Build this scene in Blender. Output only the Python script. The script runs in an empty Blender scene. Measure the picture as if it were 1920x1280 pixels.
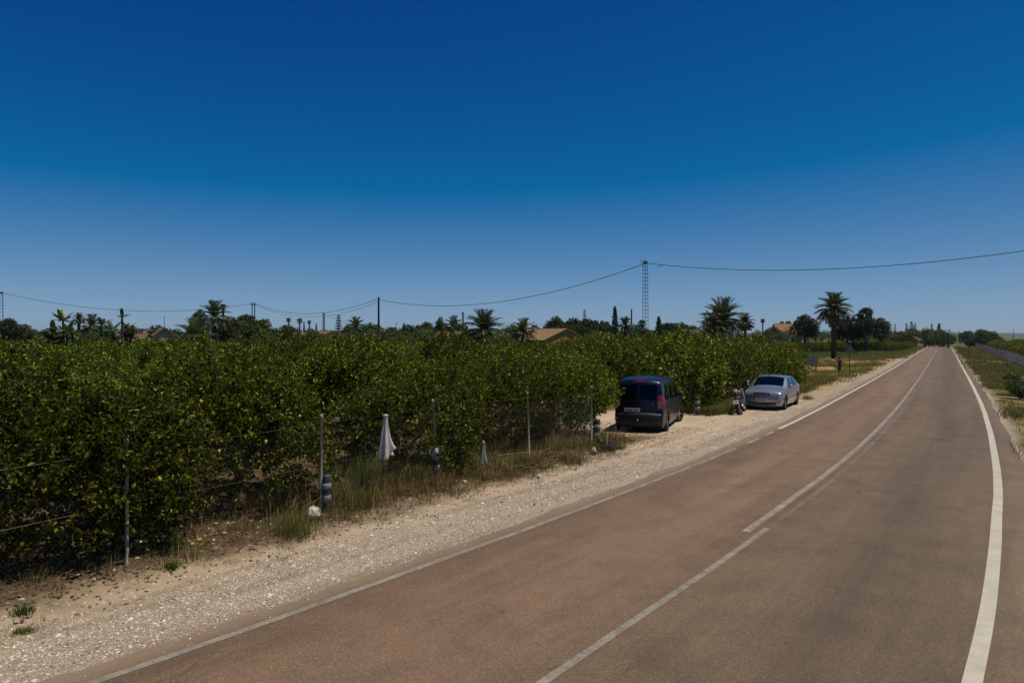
import bpy, math, random
import numpy as np
from mathutils import Vector, Matrix, Euler

# ------------------------------------------------------------------ camera, sky, sun, exposure
sc = bpy.context.scene
FPX, CAMH, HOR = 1280.0, 3.3, 629.0          # focal length in photo pixels, camera height, horizon row
cam = bpy.data.objects.new('camera', bpy.data.cameras.new('camera'))
sc.collection.objects.link(cam)
cam.location = (0, 0, CAMH); cam.rotation_euler = (math.radians(90), 0, 0)
cam.data.sensor_width = 36; cam.data.lens = 24
cam.data.shift_y = -(640 - HOR) / 1920
cam.data.clip_start = .1; cam.data.clip_end = 12000
sc.camera = cam
SUN_EL, SUN_AZ = math.radians(70), math.radians(100)     # azimuth clockwise from the view direction (+Y)
world = bpy.data.worlds.new('World'); sc.world = world; world.use_nodes = True
wn = world.node_tree; bgn = wn.nodes['Background']
sky = wn.nodes.new('ShaderNodeTexSky'); sky.sky_type = 'NISHITA'; sky.sun_disc = False
sky.sun_elevation = SUN_EL; sky.sun_rotation = SUN_AZ
sky.altitude = 0; sky.air_density = .5; sky.dust_density = .3; sky.ozone_density = 3.0
# the photograph's deep, contrasty sky: one grade per colour channel for the whole sky
sp_ = wn.nodes.new('ShaderNodeSeparateColor'); cb_ = wn.nodes.new('ShaderNodeCombineColor'); wn.links.new(sky.outputs[0], sp_.inputs[0])
def wm(op, a, b, clamp=False):
    o = wn.nodes.new('ShaderNodeMath'); o.operation = op; wn.links.new(a, o.inputs[0]); o.inputs[1].default_value = b; return o.outputs[0]
def soft(x, c):                                   # x / (1 + x / c)
    q = wn.nodes.new('ShaderNodeMath'); q.operation = 'DIVIDE'; wn.links.new(x, q.inputs[0]); wn.links.new(wm('ADD', wm('DIVIDE', x, c), 1), q.inputs[1]); return q.outputs[0]
wn.links.new(soft(wm('MAXIMUM', wm('MULTIPLY', wm('SUBTRACT', sp_.outputs[0], 1.2), 1.25), .01), 6), cb_.inputs[0])
wn.links.new(soft(wm('MULTIPLY', wm('POWER', sp_.outputs[1], 1.9), .44), 5.0), cb_.inputs[1])
wn.links.new(soft(wm('MULTIPLY', wm('POWER', sp_.outputs[2], 1.2), 1.16), 8.6), cb_.inputs[2])
wn.links.new(cb_.outputs[0], bgn.inputs[0]); bgn.inputs[1].default_value = .1
sl = bpy.data.lights.new('sun', 'SUN'); sl.energy = 4.2; sl.angle = math.radians(.53); sl.color = (1, .90, .74)
sun = bpy.data.objects.new('sun', sl); sc.collection.objects.link(sun)
sdir = Vector((math.sin(SUN_AZ) * math.cos(SUN_EL), math.cos(SUN_AZ) * math.cos(SUN_EL), math.sin(SUN_EL)))
sun.rotation_euler = sdir.to_track_quat('Z', 'Y').to_euler(); sun.location = sdir * 60
vs = sc.view_settings
vs.view_transform = 'Standard'; vs.look = 'None'; vs.exposure = 0; vs.gamma = 1; vs.use_curve_mapping = False
sc.cycles.max_bounces = 8; sc.cycles.transparent_max_bounces = 12

# ------------------------------------------------------------------ helpers
COL = sc.collection
RNG = np.random.default_rng(7)
random.seed(7)
def nrm(v): return v / np.maximum(np.linalg.norm(v, axis=-1, keepdims=True), 1e-9)
def sstep(x, a, b):
    t = np.clip((np.asarray(x, float) - a) / (b - a), 0, 1); return t * t * (3 - 2 * t)

class MB:
    """collects vertices and faces; build() links ONE mesh object"""
    def __init__(s): s.V = []; s.F = []; s.n = 0
    def add(s, V, F, m=0):
        V = np.asarray(V, float).reshape(-1, 3); F = np.asarray(F, int)
        s.V.append(V); s.F.append((F + s.n, m)); s.n += len(V); return s
    def box(s, c, d, rot=None, m=0, taper=1.0):
        q = np.array([[x, y, z] for z in (-.5, .5) for y in (-.5, .5) for x in (-.5, .5)], float)
        q[4:, :2] *= taper
        q = q * np.array(d)
        if rot is not None: q = q @ np.array(Euler(rot).to_matrix()).T
        return s.add(q + np.array(c), [[0, 2, 3, 1], [4, 5, 7, 6], [0, 1, 5, 4], [2, 6, 7, 3], [0, 4, 6, 2], [1, 3, 7, 5]], m)
    def tube(s, pts, rad, n=8, m=0, cap=True, ref=None):
        P = np.asarray(pts, float); k = len(P)
        R = np.full(k, rad, float) if np.isscalar(rad) else np.asarray(rad, float)
        T = nrm(np.gradient(P, axis=0))
        ref = np.array(ref if ref is not None else ((0, 0, 1) if abs(T[0][2]) < .9 else (1, 0, 0)), float)
        A = nrm(np.cross(T, ref)); B = np.cross(T, A)
        a = np.linspace(0, 2 * math.pi, n, endpoint=False)
        V = P[:, None] + R[:, None, None] * (np.cos(a)[None, :, None] * A[:, None] + np.sin(a)[None, :, None] * B[:, None])
        i = np.arange(k - 1)[:, None] * n; j = np.arange(n)[None]; jn = (j + 1) % n
        F = np.stack([i + j, i + jn, i + n + jn, i + n + j], -1).reshape(-1, 4)
        b = s.n
        s.add(V.reshape(-1, 3), F, m)
        if cap:
            s.F.append((np.array([[b + q for q in range(n)]]), m)); s.F.append((np.array([[b + (k - 1) * n + q for q in range(n)][::-1]]), m))
        return s
    def lathe(s, prof, n=16, m=0, axis='z', c=(0, 0, 0), closed=False):
        pr = np.asarray(prof, float); k = len(pr); a = np.linspace(0, 2 * math.pi, n, endpoint=False)
        V = np.stack([pr[:, 0][:, None] * np.cos(a), pr[:, 0][:, None] * np.sin(a), np.repeat(pr[:, 1][:, None], n, 1)], -1).reshape(-1, 3)
        if axis == 'y': V = V[:, [0, 2, 1]] * np.array([1, 1, -1])
        if axis == 'x': V = V[:, [2, 0, 1]]
        kk = k if closed else k - 1
        i = np.arange(kk)[:, None]; j = np.arange(n)[None]; jn = (j + 1) % n; i2 = (i + 1) % k
        F = np.stack([i * n + j, i * n + jn, i2 * n + jn, i2 * n + j], -1).reshape(-1, 4)
        return s.add(V + np.array(c), F, m)
    def ball(s, c, r, n=10, m=0, jit=0, rng=None):
        r = np.array(r, float) * np.ones(3); k = n // 2 + 1
        t = np.linspace(.001, math.pi - .001, k)
        a = np.linspace(0, 2 * math.pi, n, endpoint=False)
        V = np.stack([np.sin(t)[:, None] * np.cos(a), np.sin(t)[:, None] * np.sin(a), np.repeat(np.cos(t)[:, None], n, 1)], -1).reshape(-1, 3)
        if jit: V = V * (1 + jit * (rng or RNG).normal(size=(len(V), 1)))
        i = np.arange(k - 1)[:, None]; j = np.arange(n)[None]; jn = (j + 1) % n
        F = np.stack([i * n + j, i * n + n + j, i * n + n + jn, i * n + jn], -1).reshape(-1, 4)
        return s.add(V * r + np.array(c), F, m)
    def mesh(s, name, mats, smooth=False):
        me = bpy.data.meshes.new(name)
        V = np.concatenate(s.V); me.vertices.add(len(V)); me.vertices.foreach_set('co', V.astype(np.float32).ravel())
        loops = np.concatenate([f.ravel() for f, m in s.F]); tot = np.concatenate([np.full(len(f), f.shape[1]) for f, m in s.F])
        mi = np.concatenate([np.full(len(f), m) for f, m in s.F])
        me.loops.add(len(loops)); me.loops.foreach_set('vertex_index', loops.astype(np.int32))
        me.polygons.add(len(tot)); me.polygons.foreach_set('loop_start', np.concatenate([[0], np.cumsum(tot)[:-1]]).astype(np.int32))
        me.polygons.foreach_set('loop_total', tot.astype(np.int32)); me.polygons.foreach_set('material_index', mi.astype(np.int32))
        me.polygons.foreach_set('use_smooth', np.full(len(tot), bool(smooth)))
        for m in (mats if isinstance(mats, (list, tuple)) else [mats]): me.materials.append(m)
        me.update(calc_edges=True); me.validate()
        return me
    def build(s, name, mats, parent=None, smooth=False, loc=None):
        return link(name, s.mesh(name, mats, smooth), parent, loc)

def link(name, me, parent=None, loc=None, rot=None, scale=None):
    o = bpy.data.objects.new(name, me); COL.objects.link(o)
    if parent is not None: o.parent = parent
    if loc is not None: o.location = loc
    if rot is not None: o.rotation_euler = rot
    if scale is not None: o.scale = scale
    return o
def tag(o, label, cat, group=None):
    o['label'] = label; o['category'] = cat
    if group: o['group'] = group
    return o
def thing(name, label, cat, loc=(0, 0, 0), rz=0, group=None):
    o = link(name, None, None, loc, (0, 0, rz)); o.empty_display_size = .3
    return tag(o, label, cat, group)
def kind(o, k): o['kind'] = k; return o

# ------------------------------------------------------------------ photo pixel -> place
TH = math.radians(32.2); AX = np.array([math.sin(TH), math.cos(TH)]); BX = np.array([math.cos(TH), -math.sin(TH)])
LT = np.array([(-60, -20.5), (-30, -13), (-10, -8.9), (3.4, -6.73), (8.65, -6.06), (15, -5.42), (20, -5.05), (25, -4.8), (33.5, -4.58), (52, -4.33), (74, -4.12), (112, -3.95), (225, -3.4), (420, -2.6), (3000, 5)])
RT = np.array([(-60, -14), (-30, -6.5), (-10, -2.2), (3.4, -.25), (7.85, .28), (11.3, .58), (14.75, .83), (19.1, 1.09), (28, 1.4), (39, 1.6), (49, 1.67), (69, 1.75), (116, 1.9), (239, 2.3), (420, 3.1), (3000, 10.5)])
def smooth_tab(T, w):
    a = np.arange(-60, 421, .25); b = np.interp(a, T[:, 0], T[:, 1])
    out = b.copy(); cs = np.concatenate([[0], np.cumsum(b)])
    for i in range(len(a)):
        k = int(min(w * (1 + max(a[i], 0) / 25) / .25, i, len(a) - 1 - i)); out[i] = (cs[i + k + 1] - cs[i - k]) / (2 * k + 1)
    return a, out
LA, LB = smooth_tab(LT, 2.2); RA, RB = smooth_tab(RT, 2.2)
def bl(a): return np.interp(a, LA, LB) + np.maximum(np.asarray(a) - 420, 0) * .003
def br(a): return np.interp(a, RA, RB) + np.maximum(np.asarray(a) - 420, 0) * .003
def ab(x, y): x = np.asarray(x, float); y = np.asarray(y, float); return x * AX[0] + y * AX[1], x * BX[0] + y * BX[1]
def xy(a, b): a = np.asarray(a, float); b = np.asarray(b, float); return a * AX[0] + b * BX[0], a * AX[1] + b * BX[1]
def vnoise(x, y, sc_, seed=0):
    x = np.asarray(x, float) / sc_; y = np.asarray(y, float) / sc_
    xi = np.floor(x).astype(np.int64); yi = np.floor(y).astype(np.int64); fx = x - xi; fy = y - yi
    fx = fx * fx * (3 - 2 * fx); fy = fy * fy * (3 - 2 * fy)
    def h(i, j):
        n = (i * 374761393 + j * 668265263 + seed * 982451653) & 0x7fffffff
        n = ((n ^ (n >> 13)) * 1274126177) & 0x7fffffff
        return ((n ^ (n >> 16)) & 0xffff) / 65535.
    return (h(xi, yi) * (1 - fx) + h(xi + 1, yi) * fx) * (1 - fy) + (h(xi, yi + 1) * (1 - fx) + h(xi + 1, yi + 1) * fx) * fy
def gz(x, y):
    """height of the ground"""
    a, b = ab(x, y); ul = bl(a) - b; ur = b - br(a)
    inside = sstep(np.maximum(ul, ur), -.15, -.6)
    rough = (vnoise(x, y, .9, 1) - .5) * .05 + (vnoise(x, y, .33, 2) - .5) * .025 + (vnoise(x, y, 3.1, 3) - .5) * .08 * sstep(ul, 2, 5)
    z = .012 + rough * sstep(np.maximum(ul, ur), .5, 1.6)
    z = z - .38 * sstep(ul, 1.5, 6) * sstep(a, 52, 62) * sstep(a, 260, 160)
    z = z - .25 * sstep(ur, 1.0, 4) - .12 * inside
    z = z + .10 * sstep(ul, 2.3, 3.4) * sstep(a, 22, 14)
    z = z - 3.0 * sstep(a, 236, 330)
    return z
def roadz(a): return .035 - 3.0 * sstep(a, 236, 330)
def gp(px, py, z=0.0):
    """place on the ground seen at a photo pixel (refined on the ground height)"""
    for _ in range(4):
        d = FPX * (CAMH - z) / (py - HOR); x = (px - 960) / FPX * d; z = float(gz(x, d))
    return Vector((x, d, z))
def at(px, py, d): return Vector(((px - 960) / FPX * d, d, CAMH - (py - HOR) / FPX * d))
def foot(px, d): x = (px - 960) / FPX * d; return Vector((x, d, float(gz(x, d))))
def hgt(py, d): return CAMH + (HOR - py) / FPX * d

# ------------------------------------------------------------------ materials
class NT:
    def __init__(s, name):
        s.m = bpy.data.materials.new(name); s.m.use_nodes = True; s.t = s.m.node_tree; s.t.nodes.clear()
        s.out = s.n('OutputMaterial')
    def n(s, typ, **kw):
        o = s.t.nodes.new('ShaderNode' + typ)
        for k, v in kw.items(): setattr(o, k, v)
        return o
    def l(s, a, b): s.t.links.new(a, b)
    def val(s, sock, v):
        if hasattr(v, 'is_output') or isinstance(v, bpy.types.NodeSocket): s.l(v, sock)
        else: sock.default_value = v
    def noise(s, scale, detail=4, rough=.6, co=None, dist=0):
        o = s.n('TexNoise'); o.inputs['Scale'].default_value = scale; o.inputs['Detail'].default_value = detail
        o.inputs['Roughness'].default_value = rough; o.inputs['Distortion'].default_value = dist
        if co is not None: s.l(co, o.inputs['Vector'])
        return o.outputs['Fac']
    def ramp(s, fac, stops):
        o = s.n('ValToRGB'); e = o.color_ramp.elements
        while len(e) < len(stops): e.new(.5)
        for q, (p, c) in zip(e, stops): q.position = p; q.color = (*c, 1) if len(c) == 3 else c
        s.l(fac, o.inputs[0]); return o.outputs[0]
    def mix(s, f, a, b, typ='MIX'):
        o = s.n('Mix', data_type='RGBA', blend_type=typ); s.val(o.inputs[0], f)
        for k, v in ((6, a), (7, b)): s.val(o.inputs[k], (*v, 1) if isinstance(v, tuple) and len(v) == 3 else v)
        return o.outputs[2]
    def math(s, op, a, b=0, clamp=False):
        o = s.n('Math', operation=op, use_clamp=clamp); s.val(o.inputs[0], a); s.val(o.inputs[1], b); return o.outputs[0]
    def mapr(s, v, a, b, c=0, d=1):
        o = s.n('MapRange'); s.val(o.inputs[0], v)
        for i, q in enumerate((a, b, c, d)): o.inputs[i + 1].default_value = q
        return o.outputs[0]
    def bump(s, h, strength=.3, dist=.02):
        o = s.n('Bump'); o.inputs['Strength'].default_value = strength; o.inputs['Distance'].default_value = dist; s.l(h, o.inputs['Height']); return o.outputs[0]
    def bsdf(s, col, rough=.6, spec=.4, metal=0, normal=None, coat=0):
        o = s.n('BsdfPrincipled'); s.val(o.inputs['Base Color'], (*col, 1) if isinstance(col, tuple) and len(col) == 3 else col)
        s.val(o.inputs['Roughness'], rough); s.val(o.inputs['Specular IOR Level'], spec); o.inputs['Metallic'].default_value = metal
        o.inputs['Coat Weight'].default_value = coat; o.inputs['Coat Roughness'].default_value = .05
        if normal is not None: s.l(normal, o.inputs['Normal'])
        return o.outputs[0]
    def done(s, sh): s.l(sh, s.out.inputs[0]); return s.m

def mat(name, c, rough=.6, spec=.3, metal=0, coat=0, var=.25, scale=8, bump=0, bscale=None):
    t = NT(name); co = t.n('TexCoord').outputs['Object']
    f = t.noise(scale, 5, .6, co)
    col = t.mix(t.mapr(f, .3, .7), tuple(v * (1 - var) for v in c), tuple(min(v * (1 + var), 1) for v in c))
    nm = t.bump(t.noise(bscale or scale * 4, 4, .6, co), bump, .01) if bump else None
    return t.done(t.bsdf(col, rough, spec, metal, nm, coat))
def leafmat(name, stops, rough=.5, spec=.35, trans=.25, tcol=(.12, .16, .02), objvar=.25):
    t = NT(name); g = t.n('NewGeometry'); oi = t.n('ObjectInfo')
    col = t.ramp(g.outputs['Random Per Island'], stops)
    v = t.mapr(oi.outputs['Random'], 0, 1, 1 - objvar, 1 + objvar)
    hv = t.n('HueSaturation'); t.l(col, hv.inputs['Color']); t.l(v, hv.inputs['Value'])
    t.l(t.mapr(oi.outputs['Random'], 0, 1, .487, .513), hv.inputs['Hue'])
    b = t.bsdf(hv.outputs[0], rough, spec)
    tr = t.n('BsdfTranslucent'); t.l(t.mix(.6, hv.outputs[0], (*tcol, 1)), tr.inputs[0])
    mx = t.n('MixShader'); mx.inputs[0].default_value = trans; t.l(b, mx.inputs[1]); t.l(tr.outputs[0], mx.inputs[2])
    return t.done(mx.outputs[0])
def glassmat(name, tint=(.35, .42, .4), base=.02, refl=.8):
    t = NT(name); fr = t.n('Fresnel'); fr.inputs[0].default_value = 1.5
    tr = t.n('BsdfTransparent'); tr.inputs[0].default_value = (*tint, 1)
    gl = t.n('BsdfGlossy'); gl.inputs['Roughness'].default_value = .02; gl.inputs[0].default_value = (1, 1, 1, 1)
    mx = t.n('MixShader'); t.l(t.math('ADD', t.math('MULTIPLY', fr.outputs[0], refl), base, True), mx.inputs[0]); t.l(tr.outputs[0], mx.inputs[1]); t.l(gl.outputs[0], mx.inputs[2])
    return t.done(mx.outputs[0])

M = {}
M['lemon_leaf'] = leafmat('lemon_leaf', [(0, (.009, .02, .003)), (.5, (.032, .055, .004)), (.75, (.115, .15, .007)), (1, (.37, .37, .022))], .48, .15, .2, (.28, .32, .01), .5)
M['far_leaf'] = leafmat('far_leaf', [(0, (.028, .048, .01)), (.5, (.052, .082, .014)), (1, (.11, .135, .025))], .6, .25, .2)
M['pine_leaf'] = leafmat('pine_leaf', [(0, (.016, .03, .01)), (.6, (.032, .055, .014)), (1, (.06, .08, .02))], .65, .2, .1)
M['palm_leaf'] = leafmat('palm_leaf', [(0, (.03, .045, .012)), (.6, (.065, .082, .018)), (1, (.16, .15, .035))], .5, .4, .15)
M['dry_frond'] = leafmat('dry_frond', [(0, (.07, .045, .022)), (.6, (.13, .09, .045)), (1, (.2, .14, .07))], .7, .2, .1, (.2, .14, .06))
M['paddle_leaf'] = leafmat('paddle_leaf', [(0, (.03, .06, .018)), (.6, (.06, .1, .025)), (1, (.12, .15, .05))], .45, .45, .25)
M['grass_green'] = leafmat('grass_green', [(0, (.06, .085, .014)), (.5, (.125, .145, .024)), (.8, (.22, .19, .05)), (1, (.38, .29, .11))], .6, .25, .3, (.14, .16, .03))
M['grass_dry'] = leafmat('grass_dry', [(0, (.08, .05, .018)), (.4, (.18, .115, .04)), (.75, (.12, .11, .026)), (1, (.42, .31, .14))], .75, .2, .2, (.25, .17, .06))
M['field_grass'] = leafmat('field_grass', [(0, (.035, .07, .012)), (.6, (.06, .10, .016)), (1, (.12, .13, .03))], .6, .25, .25)
M['dead_leaf'] = leafmat('dead_leaf', [(0, (.05, .03, .015)), (.5, (.13, .085, .045)), (1, (.3, .22, .13))], .7, .25, .1, (.2, .12, .05))
M['bark'] = mat('bark', (.11, .08, .055), .85, .15, bump=.6, scale=14)
M['palm_trunk'] = mat('palm_trunk', (.07, .05, .035), .9, .1, bump=.7, scale=6)
M['lemon'] = mat('lemon', (.5, .36, .04), .4, .4, var=.2, scale=5, bump=.15, bscale=60)
M['galv'] = mat('galv', (.27, .25, .22), .6, .3, .1, var=.3, scale=20)
M['wire'] = mat('wire', (.1, .09, .08), .5, .4, .6)
M['concrete'] = mat('concrete', (.38, .35, .3), .85, .2, bump=.2)

# ------------------------------------------------------------------ ground
def attr(me, name, arr):
    at_ = me.attributes.new(name, 'FLOAT', 'POINT'); at_.data.foreach_set('value', np.asarray(arr, np.float32).ravel())
def grid_faces(na, nb):
    i = np.arange(na - 1)[:, None] * nb; j = np.arange(nb - 1)[None]
    return np.stack([i + j, i + nb + j, i + nb + j + 1, i + j + 1], -1).reshape(-1, 4)
def geo(a, b, n): return np.geomspace(a, b, n)
SA = np.concatenate([-geo(3500, 12, 22), np.arange(-10, -4, 1.), np.arange(-4, 46, .3), np.arange(46, 120, .8), np.arange(120, 300, 3), geo(300, 5000, 34)])
SB = np.concatenate([-geo(4000, 62, 24), np.arange(-60, -16, 1.2), np.arange(-16, 6, .25), np.arange(6, 20, .6), np.arange(20, 60, 1.5), geo(60, 4000, 24)])
GA, GB = np.meshgrid(SA, SB, indexing='ij'); GX, GY = xy(GA, GB); GZ = gz(GX, GY)
g = MB().add(np.stack([GX, GY, GZ], -1).reshape(-1, 3), grid_faces(len(SA), len(SB)))
VANP = (6.05, 25.9)
def drive_mask(x, y):
    a, b = ab(x, y); ul = bl(a) - b
    d = np.hypot((x - VANP[0]) / 3.6, (y - VANP[1] - .2) / 4.2)
    m = sstep(d, 1.25, .85)
    return np.maximum(m, sstep(a, 17.5, 19) * sstep(a, 40, 34) * sstep(ul, 3.3, 2.5))
GUL = bl(GA) - GB; GUR = GB - br(GA)
t = NT('ground_soil'); co = t.n('TexCoord').outputs['Object']
def A_(n): o = t.n('Attribute', attribute_name=n); return o.outputs['Fac']
ul, ur, dr, lot, grn = A_('ul'), A_('ur'), A_('drive'), A_('lot'), A_('green')
n1 = t.noise(.8, 5, .6, co); n2 = t.noise(4, 5, .65, co); n3 = t.noise(45, 4, .7, co); n4 = t.noise(.25, 4, .6, co)
warp = t.math('ADD', t.math('MULTIPLY', t.math('SUBTRACT', n1, .5), 2.0), t.math('MULTIPLY', t.math('SUBTRACT', n2, .5), .7))
ulw = t.math('ADD', ul, warp)
sand = t.ramp(n2, [(.25, (.32, .245, .165)), (.5, (.43, .345, .245)), (.78, (.52, .43, .32))])
sand = t.mix(t.mapr(n4, .42, .62), sand, (.37, .28, .185), 'MIX')
sand = t.mix(t.mapr(n3, .35, .75, 0, .4), sand, (.46, .36, .24))
vo = t.n('TexVoronoi'); vo.inputs['Scale'].default_value = 75; t.l(co, vo.inputs['Vector'])
vo2 = t.n('TexVoronoi'); vo2.inputs['Scale'].default_value = 80; t.l(co, vo2.inputs['Vector'])
sep = t.n('SeparateColor'); t.l(vo.outputs['Color'], sep.inputs[0])
grav = t.ramp(sep.outputs[0], [(0, (.2, .165, .125)), (.35, (.42, .36, .28)), (.75, (.6, .53, .43)), (1, (.76, .69, .58))])
grav = t.mix(t.mapr(vo.outputs['Distance'], .25, .6), grav, (.24, .18, .12))
grav = t.mix(t.mapr(n2, .5, .75, 0, .45), grav, sand)
rutv = t.n('CombineXYZ'); t.l(t.math('MULTIPLY', ul, 2.4), rutv.inputs[0]); spo = t.n('SeparateXYZ'); t.l(co, spo.inputs[0]); t.l(t.math('MULTIPLY', spo.outputs[1], .16), rutv.inputs[1])
rut = t.noise(1.0, 5, .6, rutv.outputs[0])
sand = t.mix(1., sand, t.ramp(rut, [(.3, (.66, .64, .62)), (.5, (1,) * 3), (.7, (1.12,) * 3)]), 'MULTIPLY')
grav = t.mix(1., grav, t.ramp(rut, [(.32, (.72, .7, .68)), (.5, (1,) * 3), (.7, (1.1,) * 3)]), 'MULTIPLY')
gm_ = t.mapr(ulw, 2.35, 1.75); 
gm_ = t.math('MULTIPLY', gm_, t.math('SUBTRACT', 1, t.math('MULTIPLY', dr, t.mapr(ulw, .9, 1.6)), True))
col = t.mix(gm_, sand, grav)
litter = t.ramp(n3, [(.3, (.035, .024, .014)), (.5, (.085, .056, .032)), (.72, (.2, .14, .085))])
lm = t.math('MULTIPLY', t.mapr(ulw, 2.1, 3.0), t.math('SUBTRACT', 1, dr, True)); lm = t.math('MULTIPLY', lm, t.math('SUBTRACT', 1, lot, True))
col = t.mix(lm, col, litter)
lotc = t.ramp(n1, [(.3, (.17, .12, .035)), (.48, (.3, .21, .075)), (.6, (.44, .33, .17)), (.75, (.2, .15, .045))])
col = t.mix(t.math('MULTIPLY', lot, t.mapr(ulw, 1.2, 2.2)), col, lotc)
rightc = t.ramp(t.math('ADD', t.math('MULTIPLY', n1, .6), t.math('MULTIPLY', n2, .4)), [(.36, (.07, .065, .016)), (.52, (.14, .12, .036)), (.6, (.34, .27, .15)), (.72, (.44, .36, .22))])
col = t.mix(t.mapr(ur, .55, .9), col, rightc)
greenc = t.ramp(n1, [(.3, (.04, .065, .014)), (.55, (.075, .1, .02)), (.75, (.14, .125, .035))])
col = t.mix(grn, col, greenc)
hgt_ = t.math('ADD', t.math('MULTIPLY', vo.outputs['Distance'], t.math('MULTIPLY', gm_, -1.0)), t.math('MULTIPLY', n3, .8))
M['ground'] = t.done(t.bsdf(col, .92, .15, 0, t.bump(hgt_, .7, .012)))
ground = g.build('ground', M['ground'], None, True); kind(ground, 'structure')
attr(ground.data, 'ul', GUL); attr(ground.data, 'ur', GUR); attr(ground.data, 'drive', drive_mask(GX, GY))
lotm = sstep(GA, 36, 46) * sstep(GY, 118, 108) * sstep(GUL, 60, 35) * sstep(GUL, .5, 1.5)
grnm = np.maximum(sstep(GY, 108, 116) * sstep(GUL, 1.0, 3.5), sstep(GUR, 9, 11)); grnm = np.maximum(grnm, sstep(GA, 230, 260))
attr(ground.data, 'lot', lotm); attr(ground.data, 'green', grnm)

# ------------------------------------------------------------------ road
RSA = np.concatenate([np.arange(-40, 1, 1.), np.arange(1, 30, .16), np.arange(30, 40, .5), np.arange(40, 130, 1.2), np.arange(130, 340, 3)])
RU = np.array([-.42, -.4, -.1, .6, 1.4, 2.2, 3.05, 3.9, 4.7, 5.5, 6.2, 6.5, 6.52])
V = []; UU = []
for a_ in RSA:
    b0, b1 = float(bl(a_)), float(br(a_)); w = b1 - b0
    rag = (vnoise(a_, 0, 1.7, 5) - .5) * .16 + (vnoise(a_, 0, .5, 6) - .5) * .08 + (vnoise(a_, 0, .19, 7) - .5) * .07
    wide = .42 + .25 * float(sstep(a_, 34, 14))
    us = [-.40 + rag - .06, -.38 + rag] + list(np.linspace(-.1, w + .1, 9)) + [w + wide + rag * .6, w + wide + .06 + rag * .6]
    for k, u in enumerate(us):
        x, y = xy(a_, b0 + u); V.append((x, y, roadz(a_) - (.07 if k in (0, 12) else 0))); UU.append(u * 6.15 / w)
rd = MB().add(np.array(V), grid_faces(len(RSA), 13)[:, ::-1])
t = NT('asphalt'); co = t.n('TexCoord').outputs['Object']
u = t.n('Attribute', attribute_name='u').outputs['Fac']; vv = t.n('Attribute', attribute_name='v').outputs['Fac']
fine = t.noise(48, 4, .8, co); fine2 = t.noise(170, 2, .7, co); blot = t.noise(1.1, 5, .6, co); big = t.noise(.22, 4, .6, co)
cb = t.n('CombineXYZ'); t.l(t.math('MULTIPLY', u, 1.6), cb.inputs[0]); t.l(t.math('MULTIPLY', vv, .09), cb.inputs[1])
streak = t.noise(1.0, 5, .65, cb.outputs[0])
lane = t.mapr(t.math('ADD', u, t.math('MULTIPLY', t.math('SUBTRACT', big, .5), 1.0)), 2.4, 3.9)
base = t.mix(lane, (.15, .098, .06), (.122, .087, .053))
track = t.ramp(t.math('DIVIDE', u, 7), [(0, (.8,) * 3), (.1, (.98,) * 3), (.22, (1.12,) * 3), (.38, (1.0,) * 3), (.46, (.9,) * 3), (.55, (1.05,) * 3), (.66, (.84,) * 3), (.74, (.82,) * 3), (.82, (.95,) * 3), (.93, (1.06,) * 3)])
col = t.mix(1.0, base, track, 'MULTIPLY')
col = t.mix(1.0, col, t.ramp(streak, [(.28, (.76,) * 3), (.5, (1,) * 3), (.72, (1.2,) * 3)]), 'MULTIPLY')
col = t.mix(1.0, col, t.ramp(blot, [(.3, (.82,) * 3), (.5, (1,) * 3), (.7, (1.14, 1.12, 1.1))]), 'MULTIPLY')
col = t.mix(1.0, col, t.ramp(fine, [(.24, (.22, .22, .22)), (.45, (.9,) * 3), (.58, (1.2,) * 3), (.72, (2.8, 2.65, 2.4))]), 'MULTIPLY')
col = t.mix(1.0, col, t.ramp(fine2, [(.3, (.75,) * 3), (.7, (1.3,) * 3)]), 'MULTIPLY')
ck = t.n('TexVoronoi', feature='DISTANCE_TO_EDGE'); ck.inputs['Scale'].default_value = .55
wv = t.n('Mix', data_type='VECTOR'); wv.inputs[0].default_value = .12; t.l(co, wv.inputs[4]); nz_ = t.n('TexNoise'); nz_.inputs['Scale'].default_value = 2.5; nz_.inputs['Detail'].default_value = 5; t.l(co, nz_.inputs['Vector']); t.l(nz_.outputs['Color'], wv.inputs[5]); t.l(wv.outputs[1], ck.inputs['Vector'])
crm = t.math('MULTIPLY', t.mapr(ck.outputs['Distance'], .006, .002), t.mapr(big, .54, .6, 0, .55))
col = t.mix(crm, col, (.04, .032, .026))
spot = t.noise(1.9, 2, .5, co, 1.0); spotm = t.mapr(spot, .71, .76, 0, .6)
col = t.mix(spotm, col, (.035, .03, .028))
dust = t.math('MULTIPLY', t.mapr(t.math('ADD', u, t.math('MULTIPLY', t.math('SUBTRACT', blot, .5), .5)), .05, -.35), .6)
col = t.mix(dust, col, (.36, .27, .19))
M['asphalt'] = t.done(t.bsdf(col, t.mapr(fine, .3, .7, .65, .85), .35, 0, t.bump(t.math('ADD', fine, fine2), .5, .006)))
road = rd.build('road', M['asphalt'], None, False); kind(road, 'structure')
attr(road.data, 'u', UU); attr(road.data, 'v', np.repeat(RSA, 13))
for p in road.data.polygons: p.use_smooth = True
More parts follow.
